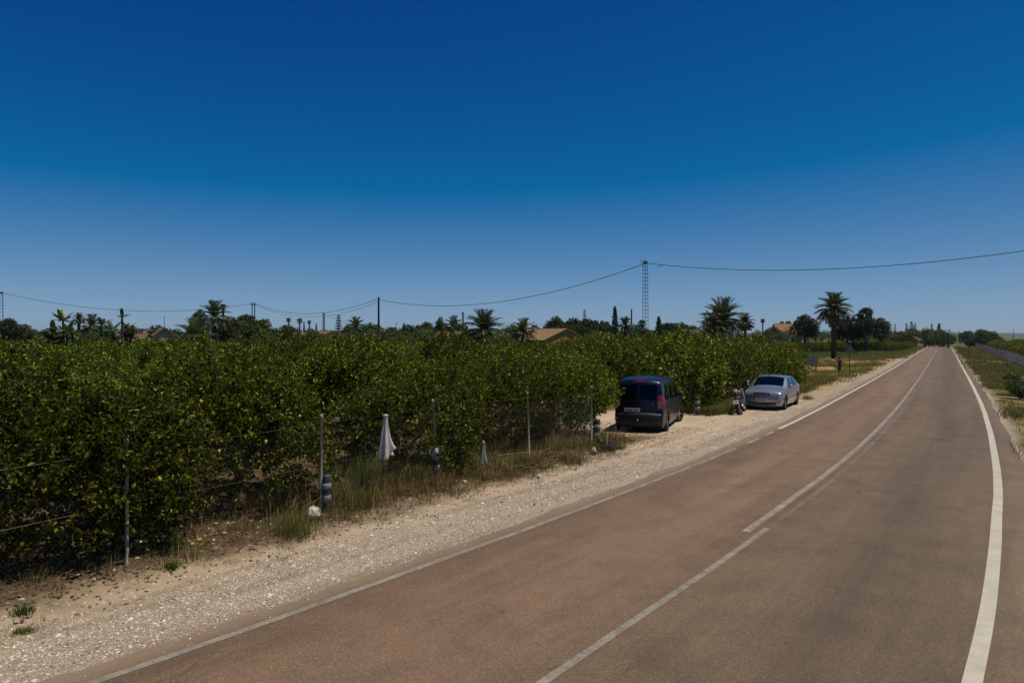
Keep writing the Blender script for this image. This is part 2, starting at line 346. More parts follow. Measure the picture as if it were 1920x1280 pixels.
def paint(name, c, wear, grey):
    t = NT(name); co = t.n('TexCoord').outputs['Object']
    f = t.noise(90, 4, .75, co); b = t.noise(2.2, 5, .7, co)
    ch = t.noise(16, 5, .75, co); m = t.math('ADD', t.math('MULTIPLY', f, .3), t.math('ADD', t.math('MULTIPLY', b, .25), t.math('MULTIPLY', ch, .45)))
    col = t.mix(t.mapr(m, wear - .06, wear + .06), grey, c)
    col = t.mix(1., col, t.ramp(b, [(.3, (.8,) * 3), (.7, (1.1,) * 3)]), 'MULTIPLY')
    return t.done(t.bsdf(col, .75, .3, 0, t.bump(f, .3, .004)))
M['paint'] = paint('road_paint', (0.464, 0.430, 0.353), .36, (0.240, 0.208, 0.160))
M['paint_worn'] = paint('road_paint_worn', (0.310, 0.275, 0.224), .5, (0.192, 0.152, 0.116))
M['paint_grey'] = paint('road_paint_grey', (.265, .24, .195), .49, (.18, .148, .112))
M['paint_faded'] = paint('road_paint_faded', (0.232, 0.198, 0.159), .54, (0.140, 0.108, 0.080))
def line(name, label, off, a0, a1, w, m, side='L', step=.4):
    A = np.concatenate([np.arange(a0, min(a1, 45), step), np.arange(max(a0, 45), a1, 2.), [a1]])
    ref = bl(A) if side == 'L' else (br(A) if side == 'R' else (bl(A) + br(A)) / 2)
    jig = (vnoise(A, 0, 2.5, 11) - .5) * .02
    V = []
    for k, a_ in enumerate(A):
        for s in (-1, 1):
            x, y = xy(a_, ref[k] + off + s * w / 2 + jig[k]); V.append((x, y, roadz(a_) + .005 - (.003 if w < .08 else 0)))
    o = MB().add(np.array(V), grid_faces(len(A), 2)[:, ::-1]).build(name, M[m], road); o['label'] = label; return o
line('edge_line', 'worn grey edge line along the gravel shoulder', 0, -20, 20.2, .11, 'paint_grey')
line('edge_line', 'short dash of the left edge line beside the driveway', 0, 21.3, 22.6, .13, 'paint_worn')
line('edge_line', 'short dash of the left edge line beside the driveway', 0, 23.4, 24.5, .13, 'paint_worn')
line('edge_line', 'pale left edge line past the silver car', 0, 25.2, 300, .14, 'paint')
line('edge_line', 'bright white right edge line', 0, -20, 300, .16, 'paint', 'R')
line('centre_line', 'grey near stretch of the centre line', .03, -20, 12.1, .1, 'paint_grey', 'M')
line('centre_line', 'pale solid centre line starting mid road', -.2, 11.7, 300, .13, 'paint_worn', 'M')
line('centre_line', 'faded thin line right of the solid centre line', .05, 12.3, 60, .07, 'paint_faded', 'M')
for k, (p, q) in enumerate([(14.6, 17.6), (26.0, 28.8), (38.2, 41), (50, 53), (62, 65), (74, 77)]):
    line('centre_dash', 'worn dash right of the solid centre line', .07, p, q, .09, 'paint_faded', 'M')

# ------------------------------------------------------------------ scattered stones, litter and grass (uncountable)
def scat(n, a0, a1, u0, u1, rng, dens=None):
    a = rng.uniform(a0, a1, n); u = rng.uniform(u0, u1, n)
    if dens is not None: k = rng.random(n) < dens(a, u); a, u = a[k], u[k]
    x, y = xy(a, bl(a) - u); return x, y
OCT = np.array([(1, 0, 0), (-1, 0, 0), (0, 1, 0), (0, -1, 0), (0, 0, 1), (0, 0, -1)], float)
OCF = np.array([(0, 2, 4), (2, 1, 4), (1, 3, 4), (3, 0, 4), (2, 0, 5), (1, 2, 5), (3, 1, 5), (0, 3, 5)])
def stones(name, x, y, size, m, rng, zr=None):
    n = len(x); z = gz(x, y) if zr is None else np.full(n, zr)
    s = size * np.minimum(rng.lognormal(0, .55, n), 2.3)[:, None, None] * rng.uniform(.55, 1.2, (n, 1, 3)) * np.array([1, 1, .6])
    V = OCT[None] * s; th = rng.uniform(0, 6.28, n); c, q = np.cos(th)[:, None], np.sin(th)[:, None]
    W = np.stack([V[..., 0] * c - V[..., 1] * q, V[..., 0] * q + V[..., 1] * c, V[..., 2]], -1)
    W += rng.normal(0, .12, W.shape) * s
    W += np.stack([x, y, z + .002], -1)[:, None]
    F = OCF[None] + (np.arange(n) * 6)[:, None, None]
    o = MB().add(W.reshape(-1, 3), F.reshape(-1, 3)).build(name, m); kind(o, 'stuff'); return o
t = NT('gravel_stone'); gg = t.n('NewGeometry')
M['stone'] = t.done(t.bsdf(t.ramp(gg.outputs['Random Per Island'], [(0, (.13, .105, .08)), (.3, (.36, .305, .235)), (.7, (.57, .5, .405)), (1, (.76, .69, .58))]), .85, .2))
r = np.random.default_rng(3)
dg = lambda a, u: np.clip(1.15 - np.abs(u - 1.25) / 1.1 + .5 * (vnoise(a, u, .8, 9) - .5), .05, 1) * np.clip(1.1 - a / 45, .1, 1)
x, y = scat(80000, 1.5, 34, .42, 2.6, r, dg); gv = stones('gravel', x, y, .0085, M['stone'], r)
tag(gv, 'pale loose gravel along the road shoulder', 'gravel')
x, y = scat(3200, 1.5, 36, .5, 5, r); sv = stones('loose_stones', x, y, .02, M['stone'], r); tag(sv, 'scattered loose stones on the sandy verge', 'stones')

x, y = scat(2600, 2, 30, -.35, .42, r, lambda a, u: np.clip((u + .35) / .75, 0, 1) ** 2 * (vnoise(a, u, 1.1, 31) > .35)); sg_ = stones('road_grit', x, y, .0075, M['stone'], r, .037); tag(sg_, 'loose grit spilled over the left edge of the asphalt', 'grit')
def blades(P, h, nper, spread, lean, w, rng):
    """grass blades as bent tapering strips: P (n,3) tuft feet"""
    n = len(P); N = n * nper
    hh = np.repeat(np.broadcast_to(h, n), nper) * rng.uniform(.45, 1.15, N)
    p = np.repeat(P, nper, 0) + np.c_[rng.normal(0, 1, (N, 2)) * np.repeat(np.broadcast_to(spread, n), nper)[:, None], np.zeros(N)]
    th = rng.uniform(0, 6.283, N); d = np.c_[np.cos(th), np.sin(th), np.zeros(N)]; sd = np.c_[-np.sin(th + .6), np.cos(th + .6), np.zeros(N)]
    ln = rng.uniform(.1, 1, N) * lean; w_ = w * rng.uniform(.6, 1.3, N)[:, None]
    up = np.array([0, 0, 1.])
    m = p + d * (ln * hh * .35)[:, None] + up * (hh * .6)[:, None]
    tp = p + d * (ln * hh)[:, None] + up * (hh * (1 - .25 * ln))[:, None]
    V = np.stack([p - sd * w_, p + sd * w_, m + sd * w_ * .7, m - sd * w_ * .7, tp], 1).reshape(-1, 3)
    i = np.arange(N)[:, None] * 5
    return V, i + np.array([[0, 1, 2, 3]]), i + np.array([[3, 2, 4]])
def grass(name, x, y, h, nper, spread, lean, w, m, rng, label, parent=None):
    P = np.stack([x, y, gz(x, y) - .01], -1); V, Q, T = blades(P, h, nper, spread, lean, w, rng)
    b = MB(); b.add(V, Q); b.F.append((T, 0)); o = b.build(name, m); kind(o, 'stuff'); tag(o, label, 'grass'); return o
r = np.random.default_rng(4)
# dry verge between the shoulder and the fence
dd = lambda a, u: np.clip(sstep(u, 2.3, 3.0) * (.2 + .6 * sstep(a, 7.2, 9.5)) * sstep(a, 20.5, 18) * (vnoise(a, u, 1.0, 12) * 1.3), 0, 1)
x, y = scat(3400, 4, 20.5, 2.2, 5.0, r, dd); grass('dry_grass', x, y, .21, 22, .09, 1.3, .0035, M['grass_dry'], r, 'matted dry brown grass along the orchard fence')
dd = lambda a, u: np.clip(sstep(u, 2.3, 3.2) * (.1 + .9 * vnoise(a, u, 1.3, 14)) * sstep(a, 21, 18) * (.3 + .45 * sstep(a, 9, 11)), 0, 1)
x, y = scat(1700, 4, 20, 2.6, 6.5, r, dd); grass('green_weeds', x, y, .3, 20, .1, 1.0, .0045, M['grass_green'], r, 'green weeds under the fence along the orchard')
x, y = scat(420, 3, 20, .9, 3.2, r, lambda a, u: (vnoise(a, u, .7, 15) > .62) * np.clip(.25 + (u - 1.2) * .6, .05, 1)); grass('sparse_tufts', x, y, .09, 16, .06, 1.3, .003, M['grass_green'], r, 'sparse small tufts on the sandy strip')
x, y = scat(420, 7.5, 20, 2.8, 4.6, r, lambda a, u: vnoise(a, u, .9, 26) > .4); grass('dry_stalks', x, y, .55, 7, .12, 1.1, .0055, M['grass_dry'], r, 'tall bleached dead stalks standing in the dry grass by the fence')
# behind the motorcycle, along the far fence
dd = lambda a, u: np.clip(sstep(u, 2.9, 3.4) * (.3 + vnoise(a, u, 1.2, 16)), 0, 1)
x, y = scat(1500, 28.3, 34, 2.9, 5.0, r, dd); grass('tall_weeds', x, y, .42, 20, .12, .9, .006, M['grass_green'], r, 'tall olive weeds behind the motorcycle')
dd = lambda a, u: np.clip(sstep(u, 1.9, 2.6) * (.3 + vnoise(a, u, 1.6, 17)), 0, 1)
x, y = scat(3200, 37, 56, 1.9, 9, r, dd); grass('tall_weeds', x, y, .5, 16, .16, .9, .008, M['grass_green'], r, 'tall olive weeds past the silver car')
dd = lambda a, u: np.clip((vnoise(a, u, 3.0, 18) - .42) * 3, 0, 1) * sstep(u, 1.0, 2.0)
x, y = scat(5200, 46, 112, 1.0, 30, r, dd); grass('lot_weeds', x, y, .32, 14, .22, 1.0, .014, M['grass_dry'], r, 'yellow dry weeds around the standing person')
x, y = scat(2600, 50, 100, 1.4, 22, r, lambda a, u: (vnoise(a, u, 4, 19) > .6)); grass('lot_greens', x, y, .35, 14, .2, 1.0, .013, M['grass_green'], r, 'green weed patches on the sandy lot')
x = r.uniform(38, 125, 9000); y = r.uniform(112, 190, 9000); a_, b_ = ab(x, y); k = (bl(a_) - b_ > 1.2); x, y = x[k], y[k]
grass('field_grass', x, y, .35, 9, .4, .9, .03, M['field_grass'], r, 'bright green grass field behind the tall palm')
# right verge
def scr(n, a0, a1, u0, u1, dens):
    a = r.uniform(a0, a1, n); u_ = r.uniform(u0, u1, n); k = r.random(n) < dens(a, u_); a, u_ = a[k], u_[k]; return xy(a, br(a) + u_)
x, y = scr(4200, 22, 75, .75, 6, lambda a, u: np.clip((vnoise(a, u, 2.0, 20) - .36) * 3, 0, 1))
grass('right_verge_weeds', x, y, .28, 18, .18, 1.0, .008, M['grass_green'], r, 'green and yellow weeds on the right verge')
x, y = scr(2600, 22, 75, .6, 6, lambda a, u: np.clip((vnoise(a, u, 2.0, 21) - .45) * 3, 0, 1))
grass('right_verge_dry_grass', x, y, .22, 16, .16, 1.2, .007, M['grass_dry'], r, 'dry straw grass on the right verge')
x, y = scr(4500, 75, 235, .9, 5.7, lambda a, u: np.clip(.4 + (vnoise(a, u, 4.0, 22) - .4) * 3, 0, 1))
grass('far_verge_weeds', x, y, .4, 8, .4, .9, .03, M['grass_green'], r, 'weeds on the far right verge by the fence')
x, y = scat(2600, 112, 235, .9, 10, r); grass('far_verge_weeds', x, y, .4, 8, .4, .9, .03, M['grass_green'], r, 'weeds on the far left verge')
# fallen leaves under the trees
x, y = scat(19000, 1, 24, 1.8, 8, r, lambda a, u: sstep(u, 1.7, 3.1) * (.35 + .65 * vnoise(a, u, .8, 24)))
n = len(x); P = np.stack([x, y, gz(x, y) + .012], -1); th = r.uniform(0, 6.283, n)
D = nrm(np.c_[np.cos(th), np.sin(th), r.normal(0, .25, n)]); S = nrm(np.c_[-np.sin(th), np.cos(th), r.normal(0, .4, n)])
L_ = r.uniform(.05, .1, n)[:, None]
V = np.stack([P, P + D * L_ * .5 + S * L_ * .25, P + D * L_, P + D * L_ * .5 - S * L_ * .25], 1).reshape(-1, 3)
V[:, 2] = np.maximum(V[:, 2], gz(V[:, 0], V[:, 1]) + .003)
o = MB().add(V, np.arange(n)[:, None] * 4 + np.arange(4)[None]).build('fallen_leaves', M['dead_leaf']); kind(o, 'stuff'); tag(o, 'dead fallen leaves under the lemon trees', 'leaves')

# ------------------------------------------------------------------ lemon trees
def leafV(P, D, N, L, W, rng, simple=False, fold=.18):
    S = nrm(np.cross(D, N)); N = np.cross(S, D); L = L[:, None]; W = W[:, None]
    if simple:
        V = np.stack([P, P + D * L * .45 - S * W * .5 + N * W * fold, P + D * L, P + D * L * .45 + S * W * .5 + N * W * fold], 1)
        return V.reshape(-1, 3), np.arange(len(P))[:, None] * 4 + np.array([[0, 3, 2, 1]])
    dr = N * L * -.06
    V = np.stack([P, P + D * L * .28 - S * W * .44 + N * W * fold, P + D * L * .68 - S * W * .4 + N * W * fold + dr * .5, P + D * L + dr * 2,
                  P + D * L * .68 + S * W * .4 + N * W * fold + dr * .5, P + D * L * .28 + S * W * .44 + N * W * fold], 1)
    i = np.arange(len(P))[:, None] * 6
    return V.reshape(-1, 3), np.concatenate([i + np.array([[0, 3, 2, 1]]), i + np.array([[0, 5, 4, 3]])])
class Crown: pass
def lemon_crown(seed, nsh, nl, ll, simple, rx=1.78, rz=1.0, hc=1.42):
    rng = np.random.default_rng(seed); c = Crown()
    lob = nrm(rng.normal(size=(22, 3))); amp = rng.uniform(-.42, .46, 22)
    c.R = lambda d: .93 + (amp[None] * np.maximum(0, d @ lob.T) ** 5).sum(1)
    c.E = np.array([rx, rx, rz]); c.C = np.array([0, 0, hc])
    d = nrm(rng.normal(size=(nsh * 2, 3))); d = d[d[:, 2] > -.86][:nsh]
    f = np.where(rng.random(len(d)) < .72, rng.uniform(.82, 1.02, len(d)), rng.uniform(.45, .85, len(d)))
    p = c.C + d * (c.R(d) * f)[:, None] * c.E * np.where(d[:, 2:] < 0, np.array([[1, 1, 1.3]]), 1); p[:, 2] = np.maximum(p[:, 2], rng.uniform(.12, .45, len(p)))
    sd = nrm(d * .75 + np.array([0, 0, .45]) + rng.normal(0, .45, d.shape)); sl_ = rng.uniform(.18, .5, len(d))
    top = (d[:, 2] > .6) & (rng.random(len(d)) < .10); sd[top] = nrm(np.array([0, 0, 1.]) + rng.normal(0, .2, (top.sum(), 3))); sl_[top] *= 1.25
    k = len(d); idx = np.repeat(np.arange(k), nl); tt = np.tile(np.linspace(0, 1, nl), k) + rng.normal(0, .05, k * nl)
    P = p[idx] + sd[idx] * (sl_[idx] * tt)[:, None] + rng.normal(0, .045, (k * nl, 3))
    D = nrm(sd[idx] * .35 + rng.normal(0, .75, (k * nl, 3)) + d[idx] * .35 + np.array([0, 0, -.12]))
    N = nrm(np.array([0, 0, .55]) + d[idx] * .35 + rng.normal(0, .7, (k * nl, 3)))
    L = ll * rng.uniform(.65, 1.25, k * nl); W = L * rng.uniform(.45, .6, k * nl)
    V, F = leafV(P, D, N, L, W, rng, simple); b = MB(); b.add(V, F)
    c.me = b.mesh('crown', M['lemon_leaf'])
    tb = MB(); tb.tube([(0, 0, -.1), (.02, .01, .25), (.0, .03, .55)], [.13, .1, .09], 8)
    for q in range(5):
        th = q * 1.26 + rng.uniform(0, .6); e = np.array([math.cos(th), math.sin(th), 0])
        tb.tube([(0, .03, .5), e * .45 + (0, 0, .95), e * .95 + (0, 0, 1.45), e * 1.3 + (0, 0, 1.8)], [.065, .05, .035, .015], 6)
    c.tr = tb.mesh('trunk', M['bark'], True)
    return c
NEAR = [lemon_crown(100 + i, 960, 32, .088, False, rx=1.72 + .1 * i, rz=.98 + .05 * i) for i in range(4)]
MID = [lemon_crown(120 + i, 560, 16, .14, True) for i in range(3)]
FAR = [lemon_crown(140 + i, 330, 11, .21, True) for i in range(3)]
def lem():
    b = MB(); b.lathe([(.001, -.045), (.012, -.04), (.026, -.026), (.033, -.004), (.03, .018), (.017, .034), (.006, .041), (.001, .05)], 8); return b.mesh('lemon', M['lemon'], True)
LEMON = lem()
FPX_POSTS = [(238, 1057), (602, 960), (822, 897), (993, 862), (1109, 836)]
FP = [gp(*p) for p in FPX_POSTS]
e = (FP[3] - FP[0]); e.z = 0; e.normalize(); FE = np.array([e.x, e.y]); FN = np.array([-e.y, e.x])
O0 = np.array([FP[0].x, FP[0].y])
rt = np.random.default_rng(11); spots = []
for i in range(32):
    for j in range(-22, 48):
        p = O0 + FE * (j * 3.65 + (i % 2) * 1.8 + rt.normal(0, .3)) + FN * ((1.75 if j < 1 else (2.2 if j < 3 else 1.75)) + i * 4.2 + rt.normal(0, .25))
        x_, y_ = p
        if 15 < y_ < 28.5 and x_ > 0:                     # the crowns stop short of the parked van
            xm = (1136 - 960) / FPX * y_ - 1.75
            if x_ > xm + 2.0: continue
            x_ = min(x_, xm)
        if y_ < 1.5 or y_ > 112 or abs(x_) > .80 * y_ + 3.0: continue
        a_, b_ = ab(x_, y_); u_ = float(bl(a_) - b_)
        if y_ > 36 and x_ > .405 * y_ - .4: continue
        if float(np.hypot((x_ - VANP[0]) / 3.9, (y_ - VANP[1]) / 4.4)) < 1.0: continue
        if 18.3 < a_ < 29 and u_ < 5.4: continue
        if np.hypot(x_ - 14.1, y_ - 72) < 2 or (90 < y_ and x_ > 25): continue
        spots.append((x_, y_, i))
spots.sort(key=lambda q: q[1] + .15 * abs(q[0]))
rowname = ['at the left edge of the picture', 'left of the first fence post', 'behind the first fence post', 'between the first two fence posts', 'behind the second fence post',
           'behind the hanging grey cloth', 'behind the leaning fence post', 'behind the small white cloth', 'behind the pile of cut branches', 'left of the parked van']
ROWS = ['in the front row', 'in the second row', 'in the third row', 'in the fourth row', 'in the fifth row', 'in the sixth row', 'in the seventh row', 'in the eighth row', 'in the ninth row', 'far back in the rows']
COLS = [(60, 'at the left edge of the picture'), (170, 'below the paddle leaved plants'), (270, 'below the low brown roofed house'), (350, 'below the beige gabled house'), (440, 'below the left clump of palms'), (530, 'below the twin pole'), (620, 'below the thin fan palms'), (690, 'just left of the tall wooden pole'), (760, 'just right of the tall wooden pole'), (860, 'below the umbrella pine'), (950, 'below the spreading palm'), (1020, 'left below the ochre house'), (1100, 'right below the ochre house'), (1180, 'below the tall cypress'), (1250, 'below the lattice pylon'), (1330, 'between the pylon and the large palm'), (1420, 'below the large dense palm'), (9999, 'at the right end of the orchard')]
extra = MB(); cnt = 0; named = 0
print('lemon trees', len(spots))
for k, (x_, y_, row) in enumerate(spots):
    off = (np.array([x_, y_]) - O0) @ FN; front = off < 3.2
    z_ = float(gz(x_, y_)); px = 960 + x_ / y_ * FPX
    s = rt.uniform(.93, 1.08) * (.89 if y_ < 17 else (1.0 if px > 1130 else .88)); c = NEAR[k % 4] if y_ < 25 else (MID[k % 3] if y_ < 48 else FAR[k % 3]); rz = rt.uniform(0, 6.28)
    if cnt >= 300:
        V = np.empty(len(c.me.vertices) * 3, np.float32); c.me.vertices.foreach_get('co', V); V = V.reshape(-1, 3) * s
        V = np.c_[V[:, 0] * math.cos(rz) - V[:, 1] * math.sin(rz), V[:, 0] * math.sin(rz) + V[:, 1] * math.cos(rz), V[:, 2]] + np.array([x_, y_, z_])
        extra.add(V, np.arange(len(V)).reshape(-1, 4)[:, [0, 3, 2, 1]]); continue
    cnt += 1
    lab, grp = 'leafy green lemon tree in the closely planted rows of the orchard', 'lemon trees filling the orchard'
    col_ = [q for q in COLS if px < q[0]][0][1]
    lab = 'lemon tree %s, %s' % (ROWS[min(row, 9)], col_)
    if front and y_ < 24 and px > -300:
        ds = [abs(px - q) for q in (40, 170, 260, 420, 610, 735, 830, 915, 1010, 1100)]
        lab = 'front row lemon tree ' + rowname[int(np.argmin(ds))]; grp = 'lemon trees of the front row along the fence'
    T_ = thing('lemon_tree', lab, 'tree', (x_, y_, z_), rz, grp); T_.scale = (s, s, s * float(rt.choice([.78, .9, 1.0, 1.12, 1.26], p=[.15, .25, .3, .2, .1])))
    link('crown', c.me, T_); link('trunk', c.tr, T_)
    if y_ < 22 and px > -150 and named < 290:
        nf = 16 if front else 9
        dl = nrm(np.c_[rt.normal(0, .8, nf), -np.abs(rt.normal(.8, .4, nf)), rt.uniform(-.7, .75, nf)])
        cr, sr = math.cos(-rz), math.sin(-rz)
        dl = np.c_[dl[:, 0] * cr - dl[:, 1] * sr, dl[:, 0] * sr + dl[:, 1] * cr, dl[:, 2]]
        P = c.C + dl * (c.R(dl) * rt.uniform(.98, 1.06, nf))[:, None] * c.E
        for q in range(nf):
            if P[q, 2] > .45: named += 1; link('lemon', LEMON, T_, P[q], (rt.uniform(-.5, .5), rt.uniform(-.5, .5), 0), (.92,) * 3)
if extra.n:
    o = extra.build('distant_lemon_trees', M['lemon_leaf']); kind(o, 'stuff'); tag(o, 'far lemon trees merging at the back of the orchard', 'trees')
for k, (px, py) in enumerate([(361, 1023), (405, 985), (375, 1015), (222, 978), (229, 985), (215, 983), (420, 1003), (183, 1012), (340, 990)]):
    p = gp(px, py); o = link('fallen_lemon', LEMON, None, (p.x, p.y, p.z + .03), (1.5, 0, k * 1.3)); 
    tag(o, 'yellow lemon lying on the dead leaves by the fence', 'lemon', 'fallen lemons by the fence')

# ------------------------------------------------------------------ chain link fences
def fence(name, label, posts, h, lean={}, mesh_h=1.45, cell=.075, skip=()):
    T_ = thing(name, label, 'fence', posts[0]); base = Vector(posts[0])
    P = [Vector(p) - base for p in posts]; tops = []
    for k, p in enumerate(P):
        lv = Vector(lean.get(k, (0, 0))).to_3d(); tp = p + Vector((0, 0, h)) + lv; tops.append(tp)
        b = MB(); b.tube([p - Vector((0, 0, .15)), p.lerp(tp, .5), tp], .024, 8); b.lathe([(.001, .035), (.02, .03), (.03, .01), (.03, -.02)], 8, c=tp)
        b.build('post', M['galv'], T_, True)
    for zf in (.04, .5, .93):
        w = MB()
        for k in range(len(P) - 1):
            if k in skip: continue
            A, B = P[k].lerp(tops[k], zf), P[k + 1].lerp(tops[k + 1], zf)
            w.tube([A.lerp(B, q) - Vector((0, 0, .03 * math.sin(q * math.pi))) for q in np.linspace(0, 1, 6)], .0015, 4)
        w.build('tension_wire', M['wire'], T_)
    m = MB()
    for k in range(len(P) - 1):
        if k in skip: continue
        A, B = np.array(P[k]), np.array(P[k + 1]); Lp = np.linalg.norm((B - A)[:2]); ex = (B - A) / Lp
        for sgn in (1, -1):
            for q in np.arange(-mesh_h, Lp, cell):
                s0, s1 = max(q, 0), min(q + mesh_h, Lp)
                if s1 - s0 < .02: continue
                z0, z1 = (s0 - q, s1 - q) if sgn > 0 else (mesh_h - (s0 - q), mesh_h - (s1 - q))
                ft = lambda s_, z_: A + ex * s_ + np.array([0, 0, z_ + .03])
                m.tube([ft(s0, z0), ft((s0 + s1) / 2, (z0 + z1) / 2), ft(s1, z1)], .0006, 3, cap=False)
    kind(m.build('wire_mesh', M['wire'], T_), 'stuff')
    return T_
back = [Vector((FP[0].x - e.x * 3.5 * k, FP[0].y - e.y * 3.5 * k, 0)) for k in (3, 2, 1)]
for v_ in back: v_.z = float(gz(v_.x, v_.y))
fence('chain_link_fence', 'chain link fence with thin grey posts along the front of the orchard', back + FP, 1.72, {5: (-.13, .02), 4: (0, .03), 6: (-.06, 0)})
fp2 = [gp(1351, 758), gp(1389, 752), gp(1432, 742), gp(1462, 730), gp(1482, 716), gp(1497, 706)]
fence('chain_link_fence', 'chain link fence with thin grey posts behind the motorcycle and silver car', fp2, 1.7, {0: (-.02, 0)}, cell=.12)

# ------------------------------------------------------------------ vehicles
M['black'] = mat('black_plastic', (.018, .018, .02), .55, .4, var=.2)
M['rubber'] = mat('rubber', (.022, .021, .02), .85, .2, var=.3, scale=20)
M['alloy'] = mat('alloy', (.42, .42, .42), .35, .5, .8, var=.1)
M['chrome'] = mat('chrome', (.7, .7, .7), .15, .5, 1., var=.05)
M['van_paint'] = mat('van_paint', (.005, .008, .02), .3, .25, .0, .15, var=.15, scale=3)
M['silver_paint'] = mat('silver_paint', (.24, .285, .335), .3, .5, .5, .8, var=.06, scale=4)
M['glass'] = glassmat('car_glass')
M['glass_dark'] = glassmat('car_glass_dark', (.16, .19, .19), .0, .55)
M['interior'] = mat('interior', (.05, .05, .055), .8, .2)
M['red_lens'] = mat('red_lens', (.2, .006, .008), .15, .5, var=.15, coat=.6)
M['clear_lens'] = mat('clear_lens', (.16, .17, .18), .08, .7, .2, var=.15, coat=.6)
M['white_lens'] = mat('white_lens', (.36, .22, .18), .2, .5, var=.1)
M['plate'] = mat('plate', (.62, .6, .55), .5, .3, var=.06)
M['plate_ink'] = mat('plate_ink', (.03, .03, .035), .6, .2)
M['van_trim'] = mat('van_trim', (.012, .013, .016), .5, .35)
M['grey_trim'] = mat('grey_trim', (.05, .052, .058), .6, .3)
def chaikin(P, k=2):
    P = np.asarray(P, float)
    for _ in range(k):
        Q = np.empty((2 * len(P) - 2, 2)); Q[0::2] = P[:-1] * .8 + P[1:] * .2; Q[1::2] = P[:-1] * .2 + P[1:] * .8
        P = np.vstack([P[:1], Q, P[-1:]])
    return P
def inpoly(x, z, poly):
    c = np.zeros(x.shape, bool); q = len(poly)
    for i in range(q):
        (x1, z1), (x2, z2) = poly[i], poly[(i + 1) % q]
        if z1 == z2: continue
        c ^= ((z1 > z) != (z2 > z)) & (x < (x2 - x1) * (z - z1) / (z2 - z1) + x1)
    return c
def resamp(P, st):
    s = np.concatenate([[0], np.cumsum(np.linalg.norm(np.diff(P, axis=0), axis=1))]); q = np.linspace(0, s[-1], int(s[-1] / st) + 1)
    return np.c_[np.interp(q, s, P[:, 0]), np.interp(q, s, P[:, 1])]
def pick(V, F, mask, name, mats, parent, mi=None, offset=0):
    Fm = F[mask]
    if not len(Fm): return None
    ids, inv = np.unique(Fm, return_inverse=True); b = MB(); b.V.append(V[ids]); b.n = len(ids); inv = inv.reshape(Fm.shape)
    if mi is None: b.F.append((inv, 0))
    else:
        mm = mi[mask]
        for q in np.unique(mm): b.F.append((inv[mm == q], int(q)))
    return b.build(name, mats, parent, True)
